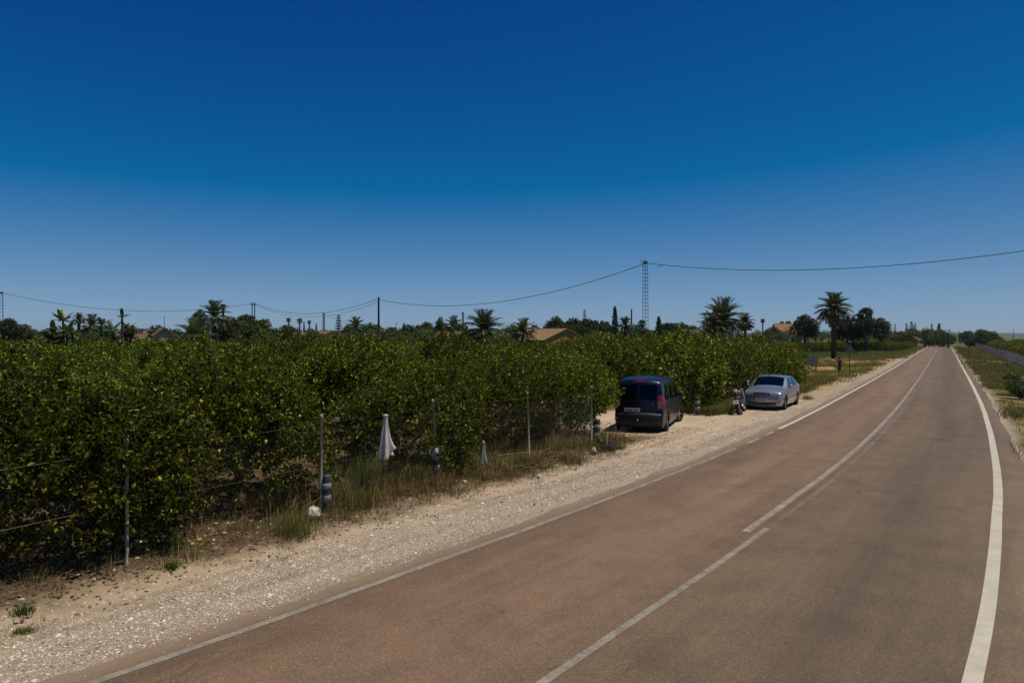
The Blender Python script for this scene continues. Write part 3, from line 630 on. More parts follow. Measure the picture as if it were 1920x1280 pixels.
def car(root, prof, W, belt, tumble, H, wheels, zw, rw, paint, sidewin, strip_parts, side_parts, seams, R=.09, endt=.12, zsill=.2, glass='glass'):
    """shell = inflated silhouette: two side panels and one strip over the top, split into panes, lamps and body"""
    P = resamp(chaikin(prof, 2), .025); x0, x1 = P[:, 0].min(), P[:, 0].max(); xc, hl = (x0 + x1) / 2, (x1 - x0) / 2
    def ys(x, z):
        return W / 2 - tumble * np.clip((z - belt) / (H - belt), 0, 1.1) ** 1.1 - endt * (np.abs(x - xc) / hl) ** 6 - .05 * np.clip((.45 - z) / .3, 0, 1) ** 2 - .02 * ((z - .65) / .5) ** 2 * (z < belt)
    cols = np.unique(np.concatenate([np.arange(x0 + .002, x1 - .001, .02), x0 + np.array([.001, .006, .012]), x1 - np.array([.001, .006, .012])]))
    poly = np.vstack([P, [[P[-1, 0], zsill], [P[0, 0], zsill]]]); nz = 66; V = []
    seg0, seg1 = P[:-1], P[1:]; dv = seg1 - seg0; dl = (dv ** 2).sum(1)
    for x in cols:
        zs = []
        for i in range(len(poly)):
            (xa, za), (xb, zb) = poly[i], poly[(i + 1) % len(poly)]
            if (xa > x) != (xb > x): zs.append(za + (zb - za) * (x - xa) / (xb - xa))
        lo, hi = max(min(zs), zsill), max(zs); V.append(np.c_[np.full(nz, x), np.linspace(lo, max(hi, lo + .001), nz)])
    Q = np.vstack(V)
    pr = Q[:, None] - seg0[None]; tt = np.clip((pr * dv[None]).sum(2) / dl[None], 0, 1)
    d = np.sqrt(((pr - tt[..., None] * dv[None]) ** 2).sum(2).min(1))
    y = ys(Q[:, 0], Q[:, 1]) - R * (1 - np.sqrt(np.clip(1 - (1 - np.minimum(d, R) / R) ** 2, 0, 1)))
    F = grid_faces(len(cols), nz); body = []
    cx = Q[F, 0].mean(1); cz = Q[F, 1].mean(1)
    arch = np.zeros(len(F), bool)
    for xw in wheels: arch |= (np.hypot(cx - xw, cz - zw) < rw + .055)
    B = MB()
    for sg in (1, -1):
        V3 = np.c_[Q[:, 0], sg * y, Q[:, 1]]; Fs = F if sg < 0 else F[:, ::-1]
        used = arch.copy()
        for nm, pg in sidewin:
            m = inpoly(cx, cz, pg) & ~used; pick(V3, Fs, m, nm, M[glass], root); used |= m
        for nm, pg, mt in side_parts:
            m = inpoly(cx, cz, pg) & ~used; pick(V3, Fs, m, nm, M[mt], root); used |= m
        mi = np.zeros(len(F), int)
        for (xa, za), (xb, zb), wd in seams:
            L2 = math.hypot(xb - xa, zb - za); tx, tz = (xb - xa) / L2, (zb - za) / L2
            al = (cx - xa) * tx + (cz - za) * tz; pe = np.abs((cx - xa) * -tz + (cz - za) * tx)
            mi[(pe < wd) & (al > 0) & (al < L2)] = 1
        keep = ~used; b = B.n; B.V.append(V3); B.n += len(V3)
        for q in (0, 1): 
            if (keep & (mi == q)).any(): B.F.append((Fs[keep & (mi == q)] + b, q))
    T = nrm(np.gradient(P, axis=0)); Nn = np.c_[-T[:, 1], T[:, 0]]
    if (Nn * (P - np.array([xc, .6]))).sum() < 0: Nn = -Nn
    ny = 45; s = np.linspace(-1, 1, ny); ye = ys(P[:, 0], P[:, 1]) - R + .006
    cr = (.10 * np.abs(Nn[:, 0]) + .03 * np.abs(Nn[:, 1]))[:, None] * (1 - s[None] ** 2)
    SV = np.stack([P[:, 0][:, None] + Nn[:, 0][:, None] * cr, ye[:, None] * s[None], P[:, 1][:, None] + Nn[:, 1][:, None] * cr], -1).reshape(-1, 3)
    SF = grid_faces(len(P), ny)
    if prof[0][0] > prof[-1][0]: SF = SF[:, ::-1]
    c3 = SV[SF].mean(1); pz = np.repeat(P[:-1], ny - 1, 0); used = np.zeros(len(SF), bool)
    for nm, fn, mt in strip_parts:
        m = fn(pz[:, 0], c3[:, 1], pz[:, 1]) & ~used
        if nm: pick(SV, SF, m, nm, M[mt], root)
        used |= m
    b = B.n; B.V.append(SV); B.n += len(SV); B.F.append((SF[~used] + b, 0))
    B.build('body', [M[paint], M['black']], root, True)
    u = MB(); u.box((xc, 0, .33), (hl * 2 - .25, W - .5, .22)); u.box((xc, 0, .24), (wheels[0] - wheels[1] - .75 if wheels[0] > wheels[1] else wheels[1] - wheels[0] - .75, W - .16, .07)); u.build('underbody', M['black'], root)
    return ys
def wheel(root, x, y, z, r, steer=0, wide=.19, spokes=7, label=None):
    o = link('wheel', None, root, (x, y, z), (0, 0, steer)); sg = 1 if y > 0 else -1
    h = wide / 2
    b = MB(); b.lathe([(r * .62, -h * .9), (r * .8, -h), (r * .94, -h * .92), (r, -h * .6), (r, h * .6), (r * .94, h * .92), (r * .8, h), (r * .62, h * .9), (r * .6, 0)], 28, axis='y', closed=True)
    o2 = b.build('tyre', M['rubber'], o, True)
    b = MB(); b.lathe([(r * .64, -h * .8), (r * .64, h * .85), (r * .58, h * .86), (r * .56, h * .3), (.001, h * .25)], 24, axis='y') if sg < 0 else b.lathe([(r * .64, h * .8), (r * .64, -h * .85), (r * .58, -h * .86), (r * .56, -h * .3), (.001, -h * .25)], 24, axis='y')
    for k in range(spokes):
        a = k * 2 * math.pi / spokes; b.box((math.cos(a) * r * .33, sg * h * .55, math.sin(a) * r * .33), (r * .5, .03, r * .13), (0, -a, 0))
    b.ball((0, sg * h * .6, 0), (r * .13, .02, r * .13), 8)
    b.build('rim', M['alloy'], o)
    return o
def plate_marks(parent, x, yc, z, sg):
    """the dark characters on a plate, too blurred in the photograph to read: four and three smudged marks"""
    b = MB(); rr_ = np.random.default_rng(9)
    for k in range(7): b.box((x, yc + sg * (-.19 + k * .056 + (.03 if k > 3 else 0)), z), (.004, .034 + .008 * rr_.random(), .062), (rr_.normal(0, .08), 0, 0))
    return kind(b.build('characters', M['plate_ink'], parent), 'stuff')
def seats(root, xs, ys_, z, back):
    for x in xs:
        for y in ys_:
            b = MB(); b.box((x + .2, y, z), (.5, .46, .16)); b.box((x - .08, y, z + .3), (.14, .46, .6), (0, -.2, 0)); b.box((x - .17, y, z + .68), (.1, .26, .18), (0, -.2, 0)); b.build('seat', M['interior'], root)
# --- dark blue van, seen from behind
vr, vf = gp(1250, 807), gp(1273.5, 789); hd = (vf - vr); hd.z = 0; hd.normalize()
WB = 2.81; vc = (vr + hd * WB / 2) + Vector((-hd.y, hd.x, 0)) * .82; vc.z = float(gz(vc.x, vc.y)) + .0
van = thing('parked_van', 'dark blue passenger van parked with its rear to the camera on the sandy driveway', 'van', vc, math.atan2(hd.y, hd.x))
vp = [(-2.13, .26), (-2.2, .34), (-2.22, .5), (-2.2, .63), (-2.13, .68), (-2.11, 1.05), (-2.04, 1.4), (-1.95, 1.68), (-1.84, 1.78), (-1.3, 1.815), (-.3, 1.82), (.45, 1.76), (.8, 1.6), (1.35, 1.14), (1.45, 1.08), (1.95, .97), (2.1, .82), (2.16, .55), (2.1, .22)]
tl = lambda x, y, z: (x < -1.9) & (np.abs(y) > .655) & (z > .84) & (z < 1.3)
ysv = car(van, vp, 1.75, 1.0, .17, 1.82, (-1.40, 1.41), .32, .32, 'van_paint',
    [('side_window', [(1.12, 1.08), (.72, 1.52), (.12, 1.6), (.08, 1.07)]), ('side_window', [(-.02, 1.07), (.0, 1.62), (-.85, 1.64), (-.9, 1.08)]), ('side_window', [(-1.05, 1.09), (-1.02, 1.64), (-1.62, 1.62), (-1.78, 1.4), (-1.8, 1.12)])],
    [('rear_window', lambda x, y, z: (x < -1.85) & (np.abs(y) < .60) & (np.abs(y) > .02) & (z > 1.12) & (z < 1.6), 'glass_dark'), ('windscreen', lambda x, y, z: (x > .72) & (x < 1.33) & (np.abs(y) < .68) & (z > 1.12), 'glass'),
     (None, lambda x, y, z: (x < -1.9) & (np.abs(y) > .655) & (z > .84) & (z < 1.3), 'red_lens'),
     ('rear_bumper', lambda x, y, z: (x < -2.0) & (z < .66), 'van_trim'), ('high_brake_light', lambda x, y, z: (x < -1.8) & (np.abs(y) < .14) & (z > 1.675) & (z < 1.72), 'red_lens'),
     ('grille', lambda x, y, z: (x > 2.0) & (np.abs(y) < .5) & (z > .62) & (z < .82), 'black'), ('headlight', lambda x, y, z: (x > 1.9) & (np.abs(y) > .45) & (z > .68) & (z < .86), 'clear_lens')],
    [], [((-.96, .3), (-.96, 1.68), .008), ((.05, .3), (.05, 1.68), .008), ((1.05, .4), (1.05, 1.05), .008), ((-1.9, .98), (1.0, .98), .006)], R=.07, endt=.07, glass='glass')
for sg in (1, -1):                                   # tail lamps wrap round the corner
    b = MB(); Pz = np.linspace(.84, 1.3, 8); V = []
    for z_ in Pz:
        xr = np.interp(z_, [.68, 1.05, 1.4], [-2.13, -2.11, -2.04])
        for (dx, yy) in ((-.045, .64), (-.03, .75), (.03, float(ysv(-2.0, z_)) - .012), (.16, float(ysv(-1.85, z_)) + .012)): V.append((xr + dx, sg * yy, z_))
    b.add(V, grid_faces(8, 4) if sg > 0 else grid_faces(8, 4)[:, ::-1]); tlo = b.build('tail_light', M['red_lens'], van, True)
    b = MB(); b.box((-2.145, sg * .69, .99), (.03, .09, .2)); b.build('reverse_lamp', M['white_lens'], tlo)
    for xw in (-1.4, 1.41): wheel(van, xw, sg * .775, .32, .32, -.42 if xw > 0 else 0, spokes=5)
    b = MB(); b.ball((1.0, sg * .98, 1.12), (.09, .12, .1), 10); b.tube([(1.0, sg * .8, 1.06), (1.0, sg * .95, 1.1)], .025, 6); b.build('wing_mirror', M['black'], van, True)
    b = MB(); b.box((-2.235, sg * .62, .42), (.02, .2, .05)); b.build('reflector', M['red_lens'], van)
    for xh in (-.8, .2): b = MB(); b.box((xh, sg * (.868), .92), (.16, .03, .035)); b.build('door_handle', M['van_paint'], van)
pl = MB().box((-2.235, .2, .79), (.02, .52, .115)).build('license_plate', M['plate'], van); plate_marks(pl, -2.246, .2, .79, -1)
b = MB(); b.tube([(-2.1, 0, .33), (-2.3, 0, .33), (-2.36, 0, .42)], [.025, .022, .02], 8); b.ball((-2.36, 0, .46), .034, 10); b.build('tow_hitch', M['chrome'], van, True)
b = MB(); b.tube([(-2.12, .1, 1.09), (-2.12, -.22, 1.14)], .012, 5); b.ball((-2.12, .1, 1.09), .03, 6); b.build('rear_wiper', M['black'], van)
b = MB(); b.box((-2.19, 0, .9), (.02, .46, .04)); b.build('tailgate_trim', M['chrome'], van)
b = MB(); b.box((-2.17, -.4, 1.0), (.015, .2, .025)); b.build('badge', M['chrome'], van)
seats(van, (.25, -.65), (.4, -.4), .55, 0)
b = MB(); b.box((0, 0, .48), (3.6, 1.3, .05)); b.box((1.05, 0, .95), (.4, 1.3, .25)); b.build('cabin_floor', M['interior'], van)
# --- silver saloon facing the camera
sf, sr_ = gp(1471.5, 767.5), gp(1494.5, 757.5); hd = (sf - sr_); hd.z = 0; hd.normalize(); sc_ = sf - hd * 1.3 + Vector((hd.y, -hd.x, 0)) * .79; sc_.z = float(gz(sc_.x, sc_.y))
sed = thing('parked_car', 'silver four door saloon parked facing the camera on the gravel shoulder', 'car', sc_, math.atan2(hd.y, hd.x))
sp = [(-2.05, .26), (-2.14, .4), (-2.15, .62), (-2.12, .86), (-2.05, .985), (-1.62, 1.03), (-1.5, 1.06), (-1.02, 1.33), (-.7, 1.405), (-.2, 1.43), (.15, 1.41), (.38, 1.355), (1.02, .985), (1.12, .945), (1.65, .875), (1.96, .81), (2.08, .735), (2.13, .62), (2.15, .5), (2.13, .32), (2.05, .2)]
ysd = car(sed, sp, 1.71, .9, .21, 1.43, (-1.30, 1.31), .31, .31, 'silver_paint',
    [('side_window', [(.9, .955), (.34, 1.3), (-.1, 1.36), (-.1, .945)]), ('side_window', [(-.19, .945), (-.19, 1.36), (-.6, 1.345), (-.98, 1.19), (-1.2, 1.0), (-1.12, .955)])],
    [('windscreen', lambda x, y, z: (x > .36) & (x < 1.02) & (np.abs(y) < .60 + .3 * (1.36 - z) * .5) & (z > .99), 'glass'), ('rear_window', lambda x, y, z: (x < -1.02) & (x > -1.5) & (np.abs(y) < .56) & (z > 1.07), 'glass'),
     ('headlight', lambda x, y, z: (x > 1.8) & (y > .42) & (z > .615) & (z < .765), 'clear_lens'), ('headlight', lambda x, y, z: (x > 1.8) & (y < -.42) & (z > .615) & (z < .765), 'clear_lens'),
     ('grille', lambda x, y, z: (x > 1.8) & (np.abs(y) < .38) & (z > .65) & (z < .745), 'black'), ('bumper_gap', lambda x, y, z: (x > 1.9) & (z > .588) & (z < .606), 'black'), ('bumper_strip', lambda x, y, z: (x > 2) & (z > .515) & (z < .535), 'grey_trim'),
     ('air_intake', lambda x, y, z: (x > 2) & (np.abs(y) < .6) & (z > .3) & (z < .395), 'black'), ('tail_light', lambda x, y, z: (x < -2) & (np.abs(y) > .4) & (z > .7) & (z < .92), 'red_lens')],
    [], [((-.145, .3), (-.145, .95), .008), ((.92, .35), (.92, .93), .008), ((-1.0, .5), (-1.15, .95), .008), ((-1.9, .52), (1.95, .52), .014)], R=.08, endt=.1, glass='glass')
for sg in (1, -1):
    for xw in (-1.30, 1.31): wheel(sed, xw, sg * .755, .31, .31, 0)
    b = MB(); b.ball((.82, sg * .95, 1.0), (.07, .11, .075), 10); b.box((.84, sg * .84, .96), (.08, .1, .04)); b.build('wing_mirror', M['silver_paint'], sed, True)
    for xh in (0, -1.0): b = MB(); b.box((xh, sg * .845, .84), (.17, .03, .03)); b.build('door_handle', M['silver_paint'], sed)
    b = MB(); b.box((2.13, sg * .68, .36), (.06, .14, .08)); b.build('fog_lamp', M['clear_lens'], sed)
pl = MB().box((2.245, 0, .46), (.02, .5, .11)).build('license_plate', M['plate'], sed); plate_marks(pl, 2.256, 0, .46, 1)
b = MB(); b.ball((2.18, 0, .69), (.02, .06, .05), 10); b.build('badge', M['chrome'], sed)
for sg in (1, -1): b = MB(); b.tube([(1.0, sg * .35 + .25, 1.0), (.98, sg * .35 - .2, 1.05)], .008, 4); b.build('wiper', M['black'], sed)
seats(sed, (.0, -.85), (.36, -.36), .48, 0)
b = MB(); b.box((0, 0, .42), (2.6, 1.3, .05)); b.box((.85, 0, .84), (.35, 1.3, .2)); b.tube([(.55, .36 + .17 * math.cos(q), .93 + .17 * math.sin(q)) for q in np.linspace(0, 6.283, 14)], .015, 5); b.build('cabin_floor', M['interior'], sed)
# --- motorcycle from behind
mr = gp(1386, 777.5); mh = Vector((math.sin(math.radians(27)), math.cos(math.radians(27)), 0))
mo = thing('motorcycle', 'dark motorcycle leaning on its stand left of the silver car, seen from behind', 'motorcycle', mr, math.atan2(mh.y, mh.x)); mo.rotation_euler = (-.13, 0, math.atan2(mh.y, mh.x))
M['bike_red'] = mat('bike_body', (.035, .018, .02), .3, .5, coat=.6)
M['pale'] = mat('pale_cover', (.3, .24, .22), .5, .3)
for x, nm in ((0, 'wheel'), (1.38, 'wheel')):
    w_ = link(nm, None, mo, (x, 0, .31)); b = MB()
    b.lathe([(.25, -.05), (.28, -.065), (.305, -.045), (.315, 0), (.305, .045), (.28, .065), (.25, .05)], 24, axis='y', closed=True); b.build('tyre', M['rubber'], w_, True)
    b = MB(); b.lathe([(.25, -.04), (.25, .04), (.22, .03), (.22, -.03)], 20, axis='y', closed=True)
    for k in range(6): a = k * 1.047; b.tube([(.03 * math.cos(a), 0, .03 * math.sin(a)), (.23 * math.cos(a), 0, .23 * math.sin(a))], .012, 5)
    b.lathe([(.001, -.06), (.05, -.06), (.05, .06), (.001, .06)], 10, axis='y'); b.build('rim', M['alloy'], w_)
b = MB(); b.tube([(0, .09, .31), (.4, .11, .45), (.55, .12, .7), (1.05, .06, .85)], .025, 6); b.tube([(0, -.09, .31), (.4, -.11, .45), (.55, -.12, .7), (1.05, -.06, .85)], .025, 6); b.tube([(.5, 0, .3), (1.0, 0, .4), (1.1, 0, .8)], .025, 6); b.build('frame', M['black'], mo)
b = MB(); b.box((.68, 0, .42), (.42, .3, .3)); b.ball((.8, 0, .58), (.14, .12, .14), 10); b.ball((.6, .16, .38), (.12, .04, .12), 8); b.ball((.6, -.16, .38), (.12, .04, .12), 8); b.build('engine', M['grey_trim'], mo, True)
MB().ball((.82, 0, .86), (.3, .15, .14), 14).build('fuel_tank', M['bike_red'], mo, True)
b = MB(); b.ball((.3, 0, .82), (.36, .13, .07), 12); b.ball((-.02, 0, .88), (.18, .11, .06), 10); b.build('seat', M['black'], mo, True)
MB().ball((.02, .03, .98), (.15, .12, .085), 12).build('seat_cover', M['pale'], mo, True)
b = MB(); b.tube([(.28, 0, .72), (-.05, 0, .78), (-.28, 0, .62), (-.33, 0, .5)], [.1, .1, .09, .07], 8); b.build('rear_fender', M['bike_red'], mo, True)
MB().box((-.37, 0, .56), (.015, .22, .17), (0, .25, 0)).build('license_plate', M['plate'], mo)
b = MB(); b.box((-.3, 0, .74), (.05, .16, .06)); b.build('tail_light', M['red_lens'], mo)
for sg in (1, -1):
    b = MB(); b.tube([(1.38, sg * .09, .31), (1.18, sg * .09, .95)], .026, 7); b.build('fork_leg', M['chrome'], mo, True)
    b = MB(); b.tube([(1.1, 0, 1.02), (1.08, sg * .2, 1.06), (.98, sg * .38, 1.04)], .014, 6); b.tube([(1.02, sg * .3, 1.05), (.96, sg * .4, 1.035)], .022, 6); b.build('handlebar', M['black'], mo)
    b = MB(); b.tube([(1.05, sg * .27, 1.06), (1.07, sg * .36, 1.27)], .007, 5); b.ball((1.06, sg * .37, 1.31), (.03, .075, .05), 10); mi_ = b.build('mirror', M['black'], mo, True)
    MB().ball((1.033, sg * .37, 1.31), (.006, .065, .042), 10).build('mirror_glass', M['chrome'], mi_, True)
    b = MB(); b.ball((-.25, sg * .17, .73), (.03, .04, .025), 6); b.tube([(-.2, 0, .72), (-.25, sg * .15, .73)], .008, 4); b.build('turn_signal', M['white_lens'], mo)
b = MB(); b.tube([(.7, -.14, .3), (.3, -.2, .28), (-.1, -.22, .42)], [.03, .05, .055], 8); b.build('exhaust', M['chrome'], mo, True)
MB().ball((1.3, 0, .92), (.09, .1, .1), 10).build('headlight', M['clear_lens'], mo, True)
b = MB(); b.tube([(.5, .1, .3), (.45, .28, .02)], .012, 5); b.build('side_stand', M['black'], mo)

# ------------------------------------------------------------------ things along the verge
M['bollard'] = mat('bollard_green', (.025, .055, .04), .5, .4, var=.3, scale=12)
M['band'] = mat('white_band', (.22, .225, .21), .5, .35, var=.3, scale=18)
M['cloth'] = mat('grey_cloth', (.6, .55, .5), .9, .1, var=.2, scale=16)
M['white_cloth'] = mat('white_cloth', (.42, .4, .37), .9, .1, var=.15, scale=20)
M['dead_wood'] = mat('dead_wood', (.2, .145, .09), .85, .15, var=.4, scale=12, bump=.4)
M['rock'] = mat('pale_rock', (.46, .42, .36), .9, .15, var=.25, scale=10, bump=.5)
M['timber'] = mat('timber', (.55, .38, .17), .75, .2, var=.2, scale=14)
M['sign_grey'] = mat('sign_grey', (.11, .105, .105), .5, .4, .4, var=.15)
def bollard(px, py, h, r_, label, lean=(0, 0), ragged=False):
    p = gp(px, py); T_ = thing('bollard', label, 'bollard', p, 0, 'green roadside bollards'); T_.rotation_euler = (*lean, 0)
    b = MB(); b.lathe([(r_ * 1.1, -.08), (r_ * 1.06, .05), (r_, .1), (r_, h - .08), (r_ * .96, h - .02), (r_ * .8, h), (.001, h + .006)], 20); b.build('shaft', M['bollard'], T_, True)
    for k, z in enumerate((h * .30, h * .62)):
        q = .004 + .006 * k; b = MB(); b.lathe([(r_, z), (r_ + q, z + .01), (r_ + .012, z + h * .08), (r_ + q, z + h * .155), (r_, z + h * .165)], 20); b.build('reflective_band', M['band'], T_, True)
    if ragged:
        b = MB(); rr = np.random.default_rng(5); n = 24; V = []
        for z, f in ((.0, .5), (.03, 1.0), (-.02, 1.6), (-.13, 1.75)):
            for k in range(n): a = k * 6.283 / n; w_ = f * (1 + .3 * math.sin(3 * a + z * 20) + .12 * rr.normal()); V.append((r_ * w_ * math.cos(a), r_ * w_ * math.sin(a), h + z + .05 * math.sin(4 * a) * (f > 1.2)))
        i = np.arange(3)[:, None] * n; j = np.arange(n)[None]; F = np.stack([i + j, i + (j + 1) % n, i + n + (j + 1) % n, i + n + j], -1).reshape(-1, 4)
        b.add(V, F); b.build('rag', M['white_cloth'], T_, True)
    return T_
bollard(612, 959, .67, .075, 'green bollard with two pale bands against the second fence post', (.03, .02))
bollard(819, 897, .68, .075, 'dark bollard with a torn white rag on top by the leaning fence post', (.05, -.05), True)
bollard(1117, 833, .76, .095, 'green bollard beside the tyre planter at the driveway', (.0, .06))
bollard(1308, 778, .76, .095, 'green and white banded bollard right of the van', (0, 0))
def on_fence(px, k0):
    A, B = FP[k0], FP[k0 + 1]; tq = (px - 960) / FPX
    s = (tq * A.y - A.x) / ((B.x - A.x) - tq * (B.y - A.y)); return A.lerp(B, s)
def hang(name, label, px, k0, y0, y1, wt, wb, m, folds, seed, back=.0):
    p = on_fence(px, k0) + Vector((-e.y, e.x, 0)) * back; d = p.y; z0, z1 = hgt(y0, d), hgt(y1, d); rr = np.random.default_rng(seed); n = 40; rows = 14; V = []
    ph = rr.uniform(0, 6.28, 3); tail = 1 + .22 * np.sin(np.linspace(0, 6.28 * 1.5, n) + ph[0])
    for i in range(rows):
        f = i / (rows - 1); w_ = (wt + (wb - wt) * f ** 1.3) / 2
        for k in range(n):
            a = k * 6.283 / n; fl = 1 + (.32 * math.sin(folds * a + ph[1] + f * 1.5) + .12 * math.sin((folds * 2 + 1) * a + ph[2])) * min(1, f * 3)
            ca = math.cos(a); V.append((w_ * fl * (ca + (.55 * f * f if ca > .2 else 0)) - .02 * f, w_ * .45 * fl * math.sin(a), (z1 - z0) * f * (1 - .16 * f * max(0, ca) + .1 * f * max(0, -ca)) * (1 if f < .6 else 1 + (tail[k] - 1.0) * (f - .6) * 1.6)))
    V = np.array(V); ii = np.arange(rows - 1)[:, None] * n; j = np.arange(n)[None]
    F = np.stack([ii + j, ii + n + j, ii + n + (j + 1) % n, ii + (j + 1) % n], -1).reshape(-1, 4)
    T_ = thing(name, label, 'cloth', (p.x, p.y, z0), 0)
    b = MB(); b.add(V, F); b.F.append((np.arange(n)[None], 0)); b.build('drape', m, T_, True)
    b = MB(); b.ball((0, 0, .02), (wt * .75, wt * .5, .035), 8, jit=.1); b.build('knot', m, T_, True)
    return T_
hang('hanging_cloth', 'long grey cloth hung folded from the fence wire in front of the orchard', 736, 1, 781, 853, .08, .23, M['cloth'], 5, 3, .2)
hang('hanging_cloth', 'small white cloth hung in a narrow cone above the dry grass', 907, 2, 831, 868, .05, .13, M['white_cloth'], 4, 4)
p = on_fence(630, 1); o = MB().box((0, 0, 0), (.12, .012, .06), (.1, -.1, 0)).box((.02, -.01, .02), (.06, .01, .05), (.4, .2, .3)).build('plastic_tag', M['white_cloth'], None, False, (p.x, p.y, hgt(787, p.y))); tag(o, 'white plastic tag on the fence wire above the second post', 'tag')
p = on_fence(690, 1)
rb = np.random.default_rng(21)
def branch(p0, p1, r_, label, side=3):
    A, B = Vector(p0), Vector(p1); n = 7; pts = [A.lerp(B, q) + Vector((0, 0, .05 * math.sin(q * 3.1))) + Vector(rb.normal(0, .018, 3)) for q in np.linspace(0, 1, n)]
    b = MB(); o0 = pts[0].copy(); b.tube([q - o0 for q in pts], np.linspace(r_, r_ * .4, n), 6)
    for k in range(side):
        i = rb.integers(2, n - 1); dq = (B - A).normalized() * .25 + Vector(rb.normal(0, .14, 3)); dq.z = abs(dq.z)
        b.tube([pts[i] - o0, pts[i] - o0 + dq * .6, pts[i] - o0 + dq * 1.1 + Vector((0, 0, .02))], [r_ * .45, r_ * .3, r_ * .1], 5)
    o = b.build('dead_branch', M['dead_wood'], None, True, o0); tag(o, label, 'branch', 'cut branches lying by the fence'); return o
def G(px, py, h=.04): q = gp(px, py); return (q.x, q.y, q.z + h)
branch(G(932, 873, .28), G(1062, 866, .2), .015, 'longest cut branch arching across the pile by the fence')
for q in [((960, 884), (1040, 872)), ((945, 880), (985, 887)), ((1000, 878), (1080, 858)), ((970, 875), (1000, 890)), ((985, 884), (1030, 884)), ((1030, 866), (1085, 850)), ((940, 870), (958, 893)), ((1015, 880), (1060, 872))]:
    branch(G(*q[0], .1), G(*q[1], .06), .013, 'thin dry cut branch in the pile beside the sandy shoulder')
branch(G(820, 917, .03), G(846, 925, .03), .012, 'short pale stick on the dry grass below the leaning post', 0)
for px, py, h, lb in ((437, 968, .45, 'thin grey stake standing behind the fence wire, right of two'), (417, 962, .3, 'short thin stake behind the fence wire, left of two')):
    q = gp(px, py); o = MB().tube([(0, 0, -.05), (.015, 0, h * .5), (.03, 0, h)], .008, 6).tube([(.02, 0, h * .6), (.05, .02, h * .7)], .004, 4).build('stake', M['galv'], None, True, q); tag(o, lb, 'stake')
def rock(px, py, s, label, m, seed):
    q = gp(px, py); rr = np.random.default_rng(seed); b = MB(); b.ball((0, 0, s * .38), (s * .55, s * .42, s * .5), 8, jit=.16, rng=rr); o = b.build('rock', m, None, False, q); o.rotation_euler = (.2, .1, seed); tag(o, label, 'rock')
rock(585, 972, .26, 'pale pointed rock at the foot of the second fence post', M['rock'], 1)
rock(1112, 851, .22, 'white stone left of the tyre planter', M['band'], 2)
rock(872, 907, .1, 'small pale stone on the edge of the dry grass', M['rock'], 3)
rock(1012, 897, .12, 'small white stone at the edge of the gravel shoulder', M['rock'], 4)
# tyre planter with its plant and stake
q = gp(1136, 846); q = q + Vector((0, .28, 0)); TP = thing('tyre_planter', 'old black tyre planter with a spiky plant at the driveway corner', 'planter', q)
b = MB(); b.lathe([(.2, .02), (.27, 0), (.31, .03), (.32, .1), (.31, .17), (.27, .2), (.2, .185), (.18, .1)], 28, closed=True); b.build('tyre', M['rubber'], TP, True)
b = MB(); b.lathe([(.21, .12), (.1, .13), (.001, .14)], 16); b.build('soil', M['bark'], TP)
rp = np.random.default_rng(8); n = 26; th = rp.uniform(0, 6.28, n); D = nrm(np.c_[np.cos(th) * .6, np.sin(th) * .6, rp.uniform(.5, 1.2, n)]); V, F = leafV(np.c_[rp.normal(0, .04, (n, 2)) + np.array([-.08, .05]), np.full(n, .13)], D, np.tile([0, 0, 1.], (n, 1)) + rp.normal(0, .3, (n, 3)), rp.uniform(.2, .42, n), np.full(n, .035), rp)
MB().add(V, F).build('spiky_plant', M['palm_leaf'], TP)
b = MB(); b.box((.06, -.1, .30), (.07, .05, .44), (0, .06, 0), taper=.6); o = b.build('wooden_stake', M['timber'], None, False, q); tag(o, 'short pale timber stake standing in the tyre planter', 'stake')
# weeds with a shape of their own
def weed(name, px, py, h, sp_, nb, m, label, w=.004, lean=.8, seed=1):
    q = gp(px, py); rr = np.random.default_rng(seed); V, Q, T = blades(np.zeros((1, 3)), h, nb, sp_, lean, w, rr); b = MB(); b.add(V, Q); b.F.append((T, 0)); o = b.build(name, m, None, False, (q.x, q.y, q.z - .02)); tag(o, label, 'weed'); return o
M['silver_weed'] = leafmat('silver_weed', [(0, (.05, .06, .016)), (.6, (.1, .11, .03)), (1, (.2, .19, .07))], .6, .25, .25)
weed('feathery_weed', 690, 925, .9, .15, 420, M['silver_weed'], 'tall grey green feathery weed clump left of the hanging cloth', .006, .6, 1)
weed('feathery_weed', 655, 950, .5, .25, 500, M['grass_green'], 'low green weed clump right of the banded bollard', .004, .8, 2)
weed('green_weed', 525, 958, .35, .06, 90, M['field_grass'], 'bright green upright weed left of the pale rock', .008, .7, 3)
weed('dry_shrub', 550, 1003, .42, .18, 500, M['grass_green'], 'small dry shrub at the edge of the sand below the rock', .0035, .9, 4)
weed('green_weed', 770, 905, .5, .2, 380, M['field_grass'], 'green grass clump left of the ragged bollard', .006, .7, 5)
weed('green_weed', 330, 1030, .3, .07, 60, M['field_grass'], 'dark leafy weed right of the first fence post', .012, .9, 6)
weed('green_weed', 45, 1150, .16, .06, 120, M['field_grass'], 'low green weed tuft on the sand at the left edge', .006, 1.1, 7)
weed('green_weed', 45, 1185, .1, .06, 220, M['grass_green'], 'flat weed tuft on the gravel at the left edge', .004, 1.3, 8)
weed('green_weed', 322, 1063, .14, .04, 200, M['field_grass'], 'short weed tuft on the sand right of the first post', .005, 1.1, 9)
weed('yellow_weed', 1328, 779, .16, .12, 90, M['dry_frond'], 'pale yellow weed at the foot of the bollard by the van', .014, 1.1, 10)
weed('driveway_weed', 1160, 842, .16, .07, 90, M['grass_green'], 'small green weed right of the tyre planter', .012, 1.2, 11)
